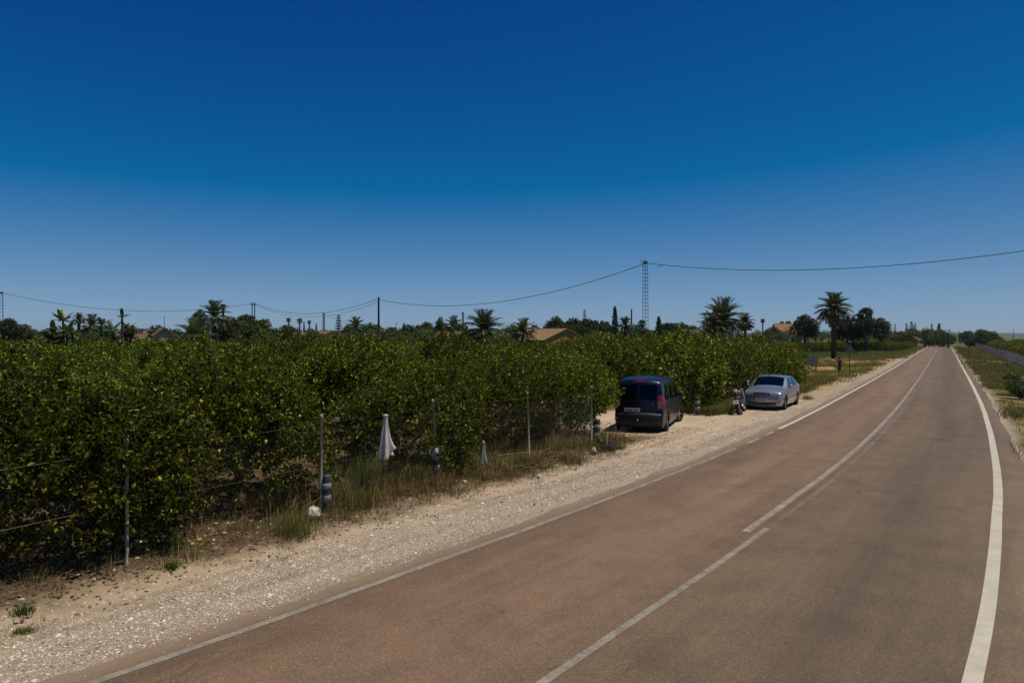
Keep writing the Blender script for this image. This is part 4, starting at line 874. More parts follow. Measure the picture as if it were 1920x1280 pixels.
weed('dry_tuft', 1512, 748, .3, .18, 200, M['grass_green'], 'weed tuft on the gravel behind the silver car', .007, 1.0, 12)
weed('dry_tuft', 985, 872, .4, .2, 400, M['grass_dry'], 'dry straw clump among the cut branches', .005, 1.1, 13)
weed('dry_tuft', 1065, 868, .4, .22, 400, M['grass_dry'], 'dry orange straw clump left of the white stone', .005, 1.0, 14)

# ------------------------------------------------------------------ far sandy lot: person, signs
def person(px, py, h, label):
    q = gp(px, py); T_ = thing('person', label, 'person', q, .5); s = h / 1.7
    J = dict(pel=(0, 0, .95), sp=(0, -.01, 1.15), ch=(0, 0, 1.36), nk=(0, .01, 1.49), hd=(0, .03, 1.58), ht=(0, .03, 1.66))
    for sg, k in ((1, 'l'), (-1, 'r')):
        J.update({'hip' + k: (sg * .1, 0, .9), 'kn' + k: (sg * .12, .03, .48), 'an' + k: (sg * .12, -.01, .08), 'to' + k: (sg * .14, .14, .04),
                  'sh' + k: (sg * .19, 0, 1.41), 'el' + k: (sg * .26, -.03, 1.14), 'wr' + k: (sg * .2, .16, 1.0) if sg > 0 else (sg * .29, .06, .9), 'ha' + k: (sg * .17, .22, 1.0) if sg > 0 else (sg * .29, .09, .82)})
    E_ = [('pel', 'sp'), ('sp', 'ch'), ('ch', 'nk'), ('nk', 'hd'), ('hd', 'ht')]
    for k in 'lr': E_ += [('pel', 'hip' + k), ('hip' + k, 'kn' + k), ('kn' + k, 'an' + k), ('an' + k, 'to' + k), ('ch', 'sh' + k), ('sh' + k, 'el' + k), ('el' + k, 'wr' + k), ('wr' + k, 'ha' + k)]
    Rr = dict(pel=.15, sp=.135, ch=.15, nk=.055, hd=.095, ht=.075, hip=.095, kn=.062, an=.042, to=.038, sh=.07, el=.045, wr=.033, ha=.038)
    names = list(J); me = bpy.data.meshes.new('body'); me.from_pydata([tuple(c * s for c in J[n_]) for n_ in names], [(names.index(a), names.index(b)) for a, b in E_], [])
    o = bpy.data.objects.new('tmp', me); COL.objects.link(o); md = o.modifiers.new('s', 'SKIN'); o.modifiers.new('u', 'SUBSURF').levels = 2
    for n_, sv_ in zip(names, me.skin_vertices[0].data):
        r_ = Rr.get(n_, Rr.get(n_[:-1], .05)) * s; sv_.radius = (r_, r_ * (.72 if n_ in ('pel', 'sp', 'ch') else 1)); sv_.use_root = n_ == 'pel'
    m2 = bpy.data.meshes.new_from_object(o.evaluated_get(bpy.context.evaluated_depsgraph_get())); bpy.data.objects.remove(o)
    m2.materials.clear()
    for mm in (mat('skin', (.38, .2, .13), .6, .3), mat('dark_shirt', (.012, .012, .018), .85, .2), mat('dark_shorts', (.03, .022, .02), .85, .2), mat('tan_trousers', (.3, .19, .1), .85, .2)): m2.materials.append(mm)
    for p in m2.polygons:
        c = p.center / s; p.use_smooth = True
        arm = abs(c.x) > .2 and c.z < 1.22
        p.material_index = 0 if c.z > 1.47 or arm else (1 if c.z > .9 else (2 if c.z > .55 else 3))
    link('body', m2, T_)
    b = MB(); b.ball((0, .0, 1.665 * s), (.1 * s, .105 * s, .09 * s), 12); b.build('hair', mat('hair', (.015, .011, .009), .7, .2), T_, True)
    b = MB(); b.ball((0, .135 * s, 1.59 * s), (.014, .022, .022), 6); b.build('nose', m2.materials[0], T_, True)
    for sg in (1, -1): MB().ball((sg * .035 * s, .118 * s, 1.62 * s), .012, 6).build('eye', M['black'], T_, True)
person(1574, 705, 1.58, 'person in a dark shirt standing in the weeds by the triangular sign')
q = gp(1593, 704); T_ = thing('road_sign', 'triangular road sign seen from behind on a thin pole by the road', 'road sign', q)
MB().tube([(0, 0, -.2), (0, 0, 1.2), (0, 0, 2.55)], .04, 8).build('pole', M['sign_grey'], T_)
b = MB(); tri = np.array([(-.42, 0, 1.95), (.42, 0, 1.95), (0, 0, 2.68)]); b.add(np.vstack([tri + (0, -.055, 0), tri + (0, -.035, 0)]), [[0, 1, 2], [5, 4, 3]]); b.F.append((np.array([[0, 3, 4, 1], [1, 4, 5, 2], [2, 5, 3, 0]]), 0)); b.build('sign_plate', M['sign_grey'], T_)
b = MB(); b.box((0, -.06, 2.2), (.3, .02, .04)); b.build('bracket', M['galv'], T_)
q = gp(1523, 703); T_ = thing('sign_board', 'grey rectangular board on two legs beside the end of the orchard', 'sign board', q, .2)
MB().box((0, 0, 1.32), (1.05, .04, .86)).build('panel', M['sign_grey'], T_)
for sg in (1, -1): MB().box((sg * .42, .05, .85), (.06, .06, 1.9)).build('leg', M['dead_wood'], T_)
q = gp(1480, 716); o = MB().box((0, 0, 1.25), (.2, .02, .32)).tube([(0, .03, 0), (0, .03, 1.4)], .02, 6).build('notice_plate', M['white_cloth'], None, False, q); tag(o, 'small white notice plate on the fence above the silver car', 'notice')
q = gp(1816, 668); T_ = thing('road_sign', 'small dark sign on a post on the right verge by the far fence', 'road sign', q)
MB().tube([(0, 0, -.2), (0, 0, 1.5), (0, 0, 3.0)], .05, 6).build('pole', M['sign_grey'], T_)
MB().box((0, .05, 2.75), (.8, .03, .55)).build('sign_plate', M['sign_grey'], T_)
for k, px in enumerate((1617, 1629)):
    q = gp(px, 673); o = MB().tube([(0, 0, -.1), (.02, 0, .8), (0, 0, 1.6)], .05, 6).lathe([(.001, 1.63), (.06, 1.6)], 6).build('field_post', M['dead_wood'], None, False, q); tag(o, 'dark wooden post at the field edge, %s of two' % ('left' if k == 0 else 'right'), 'post')

# ------------------------------------------------------------------ right hand fence, track and orchard
M['netting'] = mat('fence_netting', (.6, .52, .42), .9, .15, var=.3, scale=3)
def reeds(seed):
    rg = np.random.default_rng(seed); b = MB()
    for x in np.arange(-1.58, 1.58, .085):
        h = rg.uniform(1.15, 1.4); b.box((x, rg.normal(0, .008), h / 2 + .03), (rg.uniform(.022, .036), .014, h), (0, rg.normal(0, .012), 0))
    for z in (.35, 1.2): b.box((0, .015, z), (3.16, .01, .03))
    return b.mesh('reed_panel', M['netting'])
REED = [reeds(60 + q) for q in range(3)]
T_ = None; prev = None
for k, a_ in enumerate(np.arange(60, 236, 3.2)):
    x, y = xy(a_, br(a_) + 5.8); p = Vector((float(x), float(y), float(gz(x, y))))
    if T_ is None: T_ = thing('reed_fence', 'long brown grey reed fence along the right side of the road', 'fence', p); base = p
    b = MB(); b.tube([p - base - Vector((0, 0, .1)), p - base + Vector((0, 0, 1.75))], .04, 6); b.build('post', M['dead_wood'], T_)
    if prev is not None:
        A, B = prev - base, p - base; mid = (A + B) / 2; dv = B - A
        link('reed_panel', REED[k % 3], T_, mid, (0, -math.asin(max(-1, min(1, dv.z / dv.length))), math.atan2(dv.y, dv.x)), (dv.length / 3.2, 1, random.uniform(.94, 1.06)))
    prev = p
ra = np.random.default_rng(31)
def orchard_copy(x, y, s, lab, grp):
    T_ = thing('orchard_tree', lab, 'tree', (x, y, float(gz(x, y))), ra.uniform(0, 6.28), grp); c = FAR[ra.integers(3)]
    T_.scale = (s, s, s * ra.uniform(.92, 1.05)); link('crown', c.me, T_); link('trunk', c.tr, T_)
for i in range(7):
    for a_ in np.arange(112, 236, 4.2):
        x, y = xy(a_ + ra.normal(0, .4), br(a_) + 10.5 + i * 4.4 + ra.normal(0, .3))
        if 960 + x / y * FPX < 1975: orchard_copy(float(x), float(y), ra.uniform(.8, .95), 'low green tree in the orchard beyond the right hand fence', 'trees of the right hand orchard')
for i, y in enumerate((152, 156, 161, 167)):
    for x in np.arange(y * .36, y * .60, 3.0):
        a_, b_ = ab(x, y)
        if bl(a_) - b_ > 4: orchard_copy(x + ra.normal(0, .3), y + ra.normal(0, .4), ra.uniform(.78, .9), 'low green tree in the far orchard row behind the grass field', 'trees of the far orchard row')

# ------------------------------------------------------------------ trees of the background
def leafball(rng, cs, rs, n, size, b, flat=1.0, up=.3, simple=True):
    """leaf faces in a shell over each clump"""
    w = np.array([r_[0] * r_[2] for r_ in rs]); w = w / w.sum(); idx = rng.choice(len(cs), n, p=w)
    d = nrm(rng.normal(size=(n, 3)) + np.array([0, 0, up])); f = rng.uniform(.6, 1.05, n) ** .7
    P = np.array(cs)[idx] + d * np.array(rs)[idx] * f[:, None]
    D = nrm(rng.normal(size=(n, 3)) + d * .4); N = nrm(d + rng.normal(0, .5, (n, 3)) + np.array([0, 0, .4]))
    L = size * rng.uniform(.6, 1.4, n); V, F = leafV(P, D, N, L, L * .6, rng, simple); b.add(V, F)
SEED = [500]
def nxt(): SEED[0] += 1; return np.random.default_rng(SEED[0])
def round_tree(px, top, w, d, label, m='far_leaf', name='broadleaf_tree', low=.2, n=4200, group=None, flat=False, grnd=None):
    rng = nxt(); p = foot(px, d); H = hgt(top, d) - p.z; R = w / FPX * d / 2; T_ = thing(name, label, 'tree', p, 0, group)
    k = 20; cs = []; rs = []
    for i in range(k):
        th = rng.uniform(0, 6.283); rr = R * .68 * math.sqrt(rng.random()); q = rr / R
        zt_ = H * (1 - .45 * q ** 2) if not flat else H * (1 - .18 * q ** 2); r_ = R * rng.uniform(.28, .46); rz = min(r_ * rng.uniform(.65, .95), H * .3)
        z = rng.uniform(max(low * H + rz * .6, zt_ * .5), zt_ - rz) if zt_ - rz > low * H + rz * .6 else zt_ - rz
        cs.append((rr * math.cos(th), rr * math.sin(th), z)); rs.append((r_, r_, rz))
    cs.append((0, 0, H * .86 - R * .1)); rs.append((R * .38, R * .38, H * .15))
    b = MB(); leafball(rng, cs, rs, n, max(.18, R * .135), b); b.build('crown', M[m], T_)
    b = MB(); b.tube([(0, 0, -.1), (.05, .02, H * .3), (0, .05, H * .6)], [R * .09 + .05, R * .07 + .04, R * .04], 7)
    for i in range(0, k, 3): c = cs[i]; b.tube([(0, .03, H * .35), (c[0] * .5, c[1] * .5, c[2] * .75), c], [R * .05, R * .035, .02], 5)
    b.build('trunk', M['bark'], T_, True); return T_
def cypress(px, top, w, d, label, m='pine_leaf', name='cypress_tree', group=None, n=1500):
    rng = nxt(); p = foot(px, d); H = hgt(top, d) - p.z; R = w / FPX * d / 2; T_ = thing(name, label, 'tree', p, 0, group)
    z = rng.uniform(0, 1, n) ** 1.2; prof = np.sin(np.clip(.12 + z * .88, 0, 1) ** .55 * math.pi) ** .75 * (1 - .15 * z); th = rng.uniform(0, 6.283, n); rr = R * prof * rng.uniform(.5, 1.08, n)
    P = np.c_[rr * np.cos(th), rr * np.sin(th), .3 + z * (H - .4)]; D = nrm(np.c_[np.cos(th) * .5, np.sin(th) * .5, np.ones(n)] + rng.normal(0, .3, (n, 3))); N = nrm(np.c_[np.cos(th), np.sin(th), np.zeros(n)] + rng.normal(0, .5, (n, 3)))
    L = max(.18, R * .5) * rng.uniform(.6, 1.3, n); V, F = leafV(P, D, N, L, L * .45, rng, True)
    MB().add(V, F).build('crown', M[m], T_); MB().tube([(0, 0, -.1), (0, 0, H * .5), (0, 0, H * .93)], [R * .2 + .04, R * .12 + .03, .02], 6).build('trunk', M['bark'], T_); return T_
def norfolk(px, top, w, d, label):
    rng = nxt(); p = foot(px, d); H = hgt(top, d) - p.z; R = w / FPX * d / 2; T_ = thing('norfolk_pine', label, 'tree', p); b = MB(); tiers = 9
    for i in range(tiers):
        f = i / (tiers - 1); z = H * (.35 + .62 * f); r_ = R * (1 - f * .88)
        for k in range(7):
            th = k * .9 + i * .5; n = 26; q = np.linspace(.1, 1, n); P = np.c_[np.cos(th) * r_ * q, np.sin(th) * r_ * q, z + r_ * .18 * q ** 2] + rng.normal(0, .05, (n, 3))
            D = nrm(np.c_[np.full(n, np.cos(th)), np.full(n, np.sin(th)), np.full(n, .5)] + rng.normal(0, .5, (n, 3))); N = nrm(np.tile([0, 0, 1.], (n, 1)) + rng.normal(0, .4, (n, 3)))
            V, F = leafV(P, D, N, np.full(n, max(.3, R * .3)), np.full(n, max(.14, R * .12)), rng, True); b.add(V, F)
    b.build('crown', M['pine_leaf'], T_); MB().tube([(0, 0, -.1), (0, 0, H * .5), (0, 0, H)], [.25, .16, .03], 6).build('trunk', M['bark'], T_); return T_
def frond(L, el, droop, rng, nl=26, ll=.42, w=.035):
    """one feather palm frond: arching rib with two rows of leaflets"""
    t_ = np.linspace(0, 1, 12); ang = el - droop * t_ ** 1.3; ds = L / 11
    x = np.concatenate([[0], np.cumsum(np.cos(ang[:-1]) * ds)]); z = np.concatenate([[0], np.cumsum(np.sin(ang[:-1]) * ds)])
    b = MB(); P = np.c_[x, np.zeros(12), z]; b.tube(P, np.linspace(.035, .008, 12), 4, cap=False)
    q = np.linspace(.14, .98, nl); qx = np.interp(q, t_, x); qz = np.interp(q, t_, z); qa = np.interp(q, t_, ang)
    T = np.c_[np.cos(qa), np.zeros(nl), np.sin(qa)]; U = np.c_[-np.sin(qa), np.zeros(nl), np.cos(qa)]
    for sg in (1, -1):
        D = nrm(T * .75 + np.array([0, sg * .8, 0]) + U * .28 + np.array([0, 0, -.22]) + rng.normal(0, .1, (nl, 3))); l_ = ll * (.55 + .75 * np.sin(q * math.pi * .9)) * rng.uniform(.85, 1.1, nl)
        V, F = leafV(np.c_[qx, np.zeros(nl), qz], D, U + rng.normal(0, .15, (nl, 3)), l_, np.full(nl, w * 2), rng, True); b.add(V, F)
    return b
def xf(b, rz, off):
    c, s = math.cos(rz), math.sin(rz)
    return [(np.c_[V[:, 0] * c - V[:, 1] * s, V[:, 0] * s + V[:, 1] * c, V[:, 2]] + np.array(off)) for V in b.V]
def date_palm(px, top, w, d, label, crown_w=None, nfr=54, parts=False, skirt=False, trunk_r=.3, base=None, name='date_palm', fl=1.0, lean=0):
    rng = nxt(); p = base or foot(px, d); H = hgt(top, d) - p.z; R = w / FPX * d / 2; L = R * 1.22 * fl; zc = max(H - L * .93, .3); T_ = thing(name, label, 'palm', p)
    els = [1.42, 1.05, .68, .28, -.12, -.5]; drp = [.6, .95, 1.1, 1.15, 1.1, .8]
    nl = 30 if parts else 22; wl = .05 * max(1, d / 100); nfr = int(nfr * 1.35)
    kinds = [[frond(L * rng.uniform(.92, 1.08), els[k], drp[k] * rng.uniform(.85, 1.15), rng, nl, L * .20, wl) for _ in range(2)] for k in range(6)]
    mk = [[None, None] for _ in range(6)]; crown = MB(); dead = MB()
    wts = np.array([.1, .17, .21, .22, .2, .1]); seq = np.repeat(np.arange(6), np.maximum(1, np.round(wts * nfr).astype(int)))
    for i, k in enumerate(seq):
        rz = i * 2.39996 + rng.normal(0, .1); off = (lean + .12 * math.cos(rz), .12 * math.sin(rz), zc + .14 * (2.5 - k) * .4); v = rng.integers(2)
        drymat = k >= 5
        if parts:
            if mk[k][v] is None: mk[k][v] = kinds[k][v].mesh('frond', M['dry_frond'] if drymat else M['palm_leaf'])
            link('frond', mk[k][v], T_, off, (0, rng.normal(0, .06), rz))
        else:
            tgt = dead if drymat else crown; src = kinds[k][v]; n0 = tgt.n
            for Vv in xf(src, rz, off): tgt.V.append(Vv); tgt.n += len(Vv)
            for F, m in src.F: tgt.F.append((F + n0, 0))
    if not parts:
        crown.build('crown', M['palm_leaf'], T_)
        if dead.n: dead.build('dead_fronds', M['dry_frond'], T_)
    zz = np.linspace(-.2, zc + .15, 10); tr = trunk_r * (1 + .12 * np.sin(np.arange(10) * 2.1)); tr[-2:] *= 1.25
    b = MB(); b.tube(np.c_[lean * np.clip(zz / zc, 0, 1), np.zeros(10), zz], tr, 10)
    for z in np.arange(.2, zc, .22):
        for k in range(7): a = k * .9 + z * 5; b.box((lean * z / zc + math.cos(a) * trunk_r, math.sin(a) * trunk_r, z), (.1, .12, .12), (0, .5, a))
    b.build('trunk', M['palm_trunk'], T_)
    if skirt:
        b = MB(); n = 700; th = rng.uniform(0, 6.28, n); f = rng.random(n); zs = zc - .1 - f * 2.6; rr = trunk_r + .35 + .25 * (1 - f); P = np.c_[np.cos(th) * rr * .7, np.sin(th) * rr * .7, zs + .6]
        D = nrm(np.c_[np.cos(th) * .35, np.sin(th) * .35, -np.ones(n)] + rng.normal(0, .15, (n, 3))); V, F = leafV(P, D, np.c_[np.cos(th), np.sin(th), np.full(n, .3)], rng.uniform(.6, 1.2, n), np.full(n, .09), rng, True); b.add(V, F)
        b.build('dead_frond_skirt', M['dry_frond'], T_)
    return T_
def fan_palm(px, top, w, d, label, trunk_r=.22):
    rng = nxt(); p = foot(px, d); H = hgt(top, d) - p.z; R = w / FPX * d / 2; T_ = thing('fan_palm', label, 'palm', p); zc = H - R * .95; b = MB()
    for i in range(26):
        th = i * 2.4; el = 1.3 - 2.0 * (i / 26) + rng.normal(0, .1); c = np.array([math.cos(th) * math.cos(el), math.sin(th) * math.cos(el), math.sin(el)]); hub = c * R * .5 + (0, 0, zc)
        n = 12; sd = nrm(np.cross(c, (0, 0, 1.)))[None]; un = np.cross(sd[0], c); fa = np.linspace(-1.5, 1.5, n); D = nrm(c * np.cos(fa)[:, None] + sd * np.sin(fa)[:, None] - np.array([0, 0, .25]))
        V, F = leafV(np.tile(hub, (n, 1)), D, np.tile(un, (n, 1)), np.full(n, R * .6), np.full(n, R * .17), rng, True); b.add(V, F); b.tube([(0, 0, zc), hub], .03, 4)
    b.build('crown', M['palm_leaf'], T_); MB().tube([(0, 0, -.1), (.05, 0, H * .5), (0, 0, zc + .1)], [trunk_r * 1.3, trunk_r, trunk_r], 7).build('trunk', M['palm_trunk'], T_); return T_
def paddle(px, top, w, d, label, stems=6, upright=.75):
    """banana like plant: stems that end in fans of long paddle leaves"""
    rng = nxt(); p = foot(px, d); H = hgt(top, d) - p.z; R = w / FPX * d / 2; T_ = thing('paddle_leaf_plant', label, 'plant', p)
    for s_ in range(stems):
        hs_ = H * (1 if s_ == 0 else rng.uniform(.45, .9)); ox, oy = (0, 0) if s_ == 0 else (rng.uniform(-.6, .6) * R, rng.uniform(-.6, .6) * R); zc = max(hs_ - R * 1.45, .5)
        MB().tube([(ox * .5, oy * .5, -.1), (ox * .8, oy * .8, zc * .5), (ox, oy, zc)], [.14, .11, .09], 7).build('stem', M['palm_trunk'], T_)
        for i in range(11):
            th = i * 2.4 + rng.normal(0, .2); el = rng.uniform(-.1, 1.45) * upright + .1; c = np.array([math.cos(th) * math.cos(el), math.sin(th) * math.cos(el), math.sin(el)]); L = R * rng.uniform(1.1, 1.7); b = MB(); n = 6
            sd = nrm(np.cross(c, (0, 0, 1.))); pts = []; 
            for q in np.linspace(0, 1, n):
                ctr = np.array([ox, oy, zc]) + c * L * q + np.array([0, 0, -.35 * L * q ** 2.2 * (1 - el / 2)]); w_ = L * .17 * math.sin(math.pi * (q * .86 + .08)) ** .7 * (0.25 if q < .15 else 1); dn = np.array([0, 0, -.25 * w_])
                pts += [ctr - sd * w_ + dn, ctr, ctr + sd * w_ + dn]
            b.add(pts, grid_faces(n, 3)); b.build('leaf', M['paddle_leaf'], T_, True)
    return T_

# ------------------------------------------------------------------ houses
M['tile'] = mat('roof_tile', (.25, .165, .085), .85, .15, var=.3, scale=5, bump=.4)
M['tile_orange'] = mat('roof_tile_orange', (.3, .155, .09), .8, .15, var=.25, scale=5, bump=.4)
M['tile_brown'] = mat('roof_tile_brown', (.16, .10, .06), .85, .15, var=.25, scale=5, bump=.4)
M['ochre'] = mat('ochre_render', (.36, .21, .065), .9, .1, var=.12, scale=2)
M['beige'] = mat('beige_render', (.46, .36, .27), .9, .1, var=.1, scale=2)
M['pinkish'] = mat('pink_render', (.36, .21, .14), .9, .1, var=.12, scale=2)
M['whitewash'] = mat('whitewash', (.72, .69, .63), .9, .1, var=.06, scale=2)
M['pane'] = mat('window_pane', (.02, .025, .03), .1, .5, var=.2)
def house(px, d, L, W, eave, ridge, rz, label, wall='ochre', roof='tile', chim=None, wins=3, gable=None, name='house'):
    p = foot(px, d); T_ = thing(name, label, 'house', p, rz)
    b = MB(); l, w = L / 2, W / 2
    b.add([(-l, -w, -.2), (l, -w, -.2), (l, w, -.2), (-l, w, -.2), (-l, -w, eave), (l, -w, eave), (l, w, eave), (-l, w, eave)], [[0, 1, 5, 4], [1, 2, 6, 5], [2, 3, 7, 6], [3, 0, 4, 7]]); b.build('wall', M[wall], T_)
    b = MB()
    for sg in (1, -1): x_ = sg * (l - .02); b.add([(x_, -w, eave), (x_, w, eave), (x_, 0, ridge - .08), (x_ - sg * .2, -w, eave), (x_ - sg * .2, w, eave), (x_ - sg * .2, 0, ridge - .08)], [[0, 1, 2], [5, 4, 3]])
    b.build('gable_wall', M[gable or wall], T_)
    ov = .35; sl_ = (ridge - eave) / w
    for sg in (1, -1):
        b = MB(); th = .12; y0, z0 = sg * (w + ov), eave - sl_ * ov
        q = [(-l - ov, y0, z0), (l + ov, y0, z0), (l + ov, 0, ridge), (-l - ov, 0, ridge)]; b.add(q + [(a, b_, c + th) for a, b_, c in q], [[0, 1, 2, 3], [7, 6, 5, 4], [0, 4, 5, 1], [1, 5, 6, 2], [2, 6, 7, 3], [3, 7, 4, 0]])
        for xr in np.arange(-l - ov + .15, l + ov, .45): b.tube([(xr, y0, z0 + th), (xr, sg * .02, ridge + th)], .07, 5)
        b.build('roof', M[roof], T_)
    MB().tube([(-l - ov, 0, ridge + .14), (l + ov, 0, ridge + .14)], .12, 6).build('ridge_tiles', M[roof], T_)
    for k in range(wins):
        x_ = -l + L * (k + .5) / wins
        f = MB().box((x_, -w - .02, eave * .55), (1.0, .1, 1.2)).build('window', M['whitewash'], T_); MB().box((x_, -w - .06, eave * .55), (.84, .06, 1.04)).build('pane', M['pane'], f)
    if chim:
        b = MB(); b.box((chim[0], chim[1], ridge + .1), (.9, .9, 1.5)); b.box((chim[0], chim[1], ridge + .9), (1.1, 1.1, .14)); b.build('chimney', M[wall if chim[2] is None else chim[2]], T_)
    return T_
house(1026, 148, 13, 11.5, 2.75, hgt(614, 146), math.radians(-56), 'ochre house with a tiled gable roof and chimney rising above the orchard', 'ochre', 'tile', (-2.5, -1.6, 'pinkish'), 3, 'ochre')
house(306, 120, 5, 4.9, 3.1, hgt(611.5, 120), math.radians(-58), 'beige house with a gable end between the left palms', 'beige', 'tile_brown', None, 2)
house(250, 112, 4.4, 5, 2.5, hgt(623, 112), 0, 'low house with a brown roof and white wall left of the beige gable', 'whitewash', 'tile_brown', (1.2, .5, 'beige'), 2)
house(562, 160, 3.2, 3, 2.4, hgt(621, 160), .2, 'small sandy roofed hut below the thin fan palms', 'beige', 'tile', None, 1)
house(612, 155, 4, 3.4, 2.4, hgt(619, 155), .3, 'small house with a pale tiled roof near the far lattice pole', 'beige', 'tile', None, 2)
house(648, 135, 3.4, 3, 2.3, hgt(624, 135), -.3, 'low whitewashed shed left of the tall wooden pole', 'whitewash', 'tile', None, 1)
house(832, 150, 2.8, 2.6, 2.5, hgt(620, 150), .5, 'ochre hut left of the low dark trees', 'ochre', 'tile', None, 1)
house(868, 150, 3.4, 3, 2.5, hgt(620, 150), .5, 'sandy roofed hut left of the big spreading palm', 'beige', 'tile', None, 1)
house(1303, 170, 5.5, 4, 3.4, hgt(616, 170), .1, 'pale house with a low roof behind the orchard left of the big palm', 'whitewash', 'tile', None, 3)
house(1474, 240, 9, 7, 4.2, hgt(606, 240), .2, 'house with a bright orange tiled roof between palms and pines', 'whitewash', 'tile_orange', (-1, 1, 'tile_orange'), 3)
house(1692, 215, 11, 9, 2.2, hgt(621, 215), math.radians(55), 'low ochre house with a sandy roof near the end of the road', 'ochre', 'tile', None, 2)
house(1197, 105, 1.6, 1.3, 2.4, hgt(630.5, 105), .3, 'small pale roofed shed at the foot of the lattice pylon', 'beige', 'beige', None, 1)

# ------------------------------------------------------------------ the tree line, left to right
R_ = round_tree
R_(14, 597, 62, 118, 'dark rounded tree at the left edge below the pylon', 'pine_leaf'); R_(46, 606, 40, 124, 'low dark tree just right of the left edge tree')
for a in [(99, 594, 36, 62, 'paddle leaved plant left of the tallest one at far left'), (118, 574, 38, 63, 'tallest paddle leaved plant at far left', 4), (136, 603, 34, 60, 'short paddle leaved plant right of the tallest one'),
          (190, 585, 32, 75, 'paddle leaved plant between the two small palms and the house'), (211, 594, 34, 72, 'bushy paddle leaved plant left of the upright one'), (238, 594, 30, 72, 'low paddle leaved plant beside the upright one')]: paddle(*a)
paddle(229, 578, 24, 70, 'narrow paddle leaved plant with upright leaves left of the beige house', 2, 1.25)
date_palm(148, 588, 20, 150, 'small round headed palm on a bare trunk at left', nfr=40); date_palm(172, 592, 34, 132, 'shaggy palm beside the round headed palm at left', nfr=44)
fan_palm(248, 609, 11, 150, 'tiny fan palm above the low brown roof')
R_(376, 579, 44, 116, 'tall dark tree left of the palm crown in the left clump', 'pine_leaf'); date_palm(402, 565, 50, 112, 'tall palm rising from the left tree clump', nfr=56)
fan_palm(418, 569, 15, 135, 'small palm head just right of the tall palm in the left clump'); date_palm(366, 596, 84, 100, 'broad low palm in front of the left tree clump', nfr=50, fl=.9)
R_(432, 592, 60, 118, 'dark broad tree right of the tall palm in the left clump'); R_(462, 589, 70, 125, 'green domed tree behind the twin pole'); R_(497, 597, 60, 128, 'dark tree right of the twin pole')
R_(540, 607, 52, 132, 'rounded tree below the first thin fan palm')
fan_palm(541, 595, 11, 220, 'thin fan palm, left of three above the rounded tree'); fan_palm(562, 596, 13, 205, 'thin fan palm, middle of three above the rounded tree'); fan_palm(580, 600, 9, 225, 'thin fan palm, right of three above the rounded tree')
cypress(570, 603, 6, 180, 'small dark cypress between the thin fan palms'); cypress(593, 606, 6, 185, 'small dark cypress left of the far lattice pole')
norfolk(635, 591, 18, 200, 'tiered conifer right of the far lattice pole'); R_(655, 606, 40, 150, 'low tree right of the tiered conifer')
date_palm(667, 596, 32, 165, 'small palm left of the tall wooden pole', nfr=40); R_(692, 604, 62, 150, 'dark tree behind the tall wooden pole'); R_(734, 612, 56, 140, 'low tree right of the tall wooden pole')
cypress(757, 606, 8, 175, 'slim dark cypress left of the lone green tree'); cypress(772, 613, 6, 180, 'tiny cypress right of the slim one')
R_(800, 602, 46, 128, 'rounded light green tree left of the umbrella pine'); R_(826, 593, 26, 168, 'umbrella pine with a small dark head', 'pine_leaf', 'umbrella_pine', .55); date_palm(850, 594, 34, 165, 'small dark palm right of the umbrella pine', nfr=40); R_(862, 605, 50, 160, 'dark tree behind the far thin pole')
date_palm(907, 580, 66, 114, 'broad spreading palm in the middle of the tree line', nfr=64, parts=True, fl=1.05)
cypress(951, 611, 7, 165, 'tiny cypress right of the spreading palm'); R_(962, 607, 40, 150, 'low tree left of the ochre house'); date_palm(981, 597, 44, 138, 'yellow green palm left of the ochre house', nfr=44)
for px, top, w, lb in ((1043, 591, 50, 'leftmost'), (1074, 595, 58, 'second'), (1103, 597, 56, 'third'), (1131, 600, 50, 'rightmost')): R_(px, top, w, 172, '%s crown in the row of pines behind the ochre house' % lb, 'pine_leaf', 'pine_tree', .4)
norfolk(1096, 581, 14, 235, 'tiered conifer rising behind the row of pines')
cypress(1153, 576, 16, 112, 'tall dark cypress left of the lattice pylon'); cypress(1235, 595, 16, 120, 'short dark cypress right of the lattice pylon')
date_palm(1172, 594, 26, 140, 'small palm right of the tall cypress', nfr=40); fan_palm(1203, 599, 18, 150, 'fan palm behind the lattice pylon'); R_(1190, 606, 56, 145, 'dark tree behind the leaning pole', 'pine_leaf')
R_(1262, 606, 76, 190, 'wide flat topped tree right of the short cypress', 'pine_leaf', 'umbrella_pine', .3, flat=True); R_(1300, 609, 40, 195, 'low end of the wide flat topped tree', 'pine_leaf')
date_palm(1355, 561, 66, 118, 'large dense palm behind the motorcycle', nfr=70, parts=True, fl=1.05); date_palm(1336, 586, 46, 116, 'shorter palm at the left foot of the large dense palm', nfr=46)
date_palm(1397, 588, 30, 150, 'small palm right of the large dense palm', nfr=44, parts=True); fan_palm(1430, 597, 10, 230, 'tiny fan palm left of the orange roof'); fan_palm(1478, 601, 14, 262, 'tiny palm above the orange roof')
R_(1448, 612, 40, 215, 'dark bush left of the orange roofed house')
R_(1509, 588, 54, 160, 'rounded pine left of the tall palm', 'pine_leaf', 'pine_tree'); R_(1588, 592, 56, 156, 'pine directly right of the tall palm', 'pine_leaf', 'pine_tree'); R_(1623, 576, 56, 152, 'tallest pine right of the tall palm', 'pine_leaf', 'pine_tree'); R_(1652, 594, 36, 154, 'rightmost pine of the group by the tall palm', 'pine_leaf', 'pine_tree')
tp = gp(1563, 672); date_palm(1565, 549, 56, tp.y, 'tall palm with a skirt of dead fronds standing alone on the sandy lot', nfr=58, parts=True, skirt=True, trunk_r=.34, base=tp, fl=1.0)
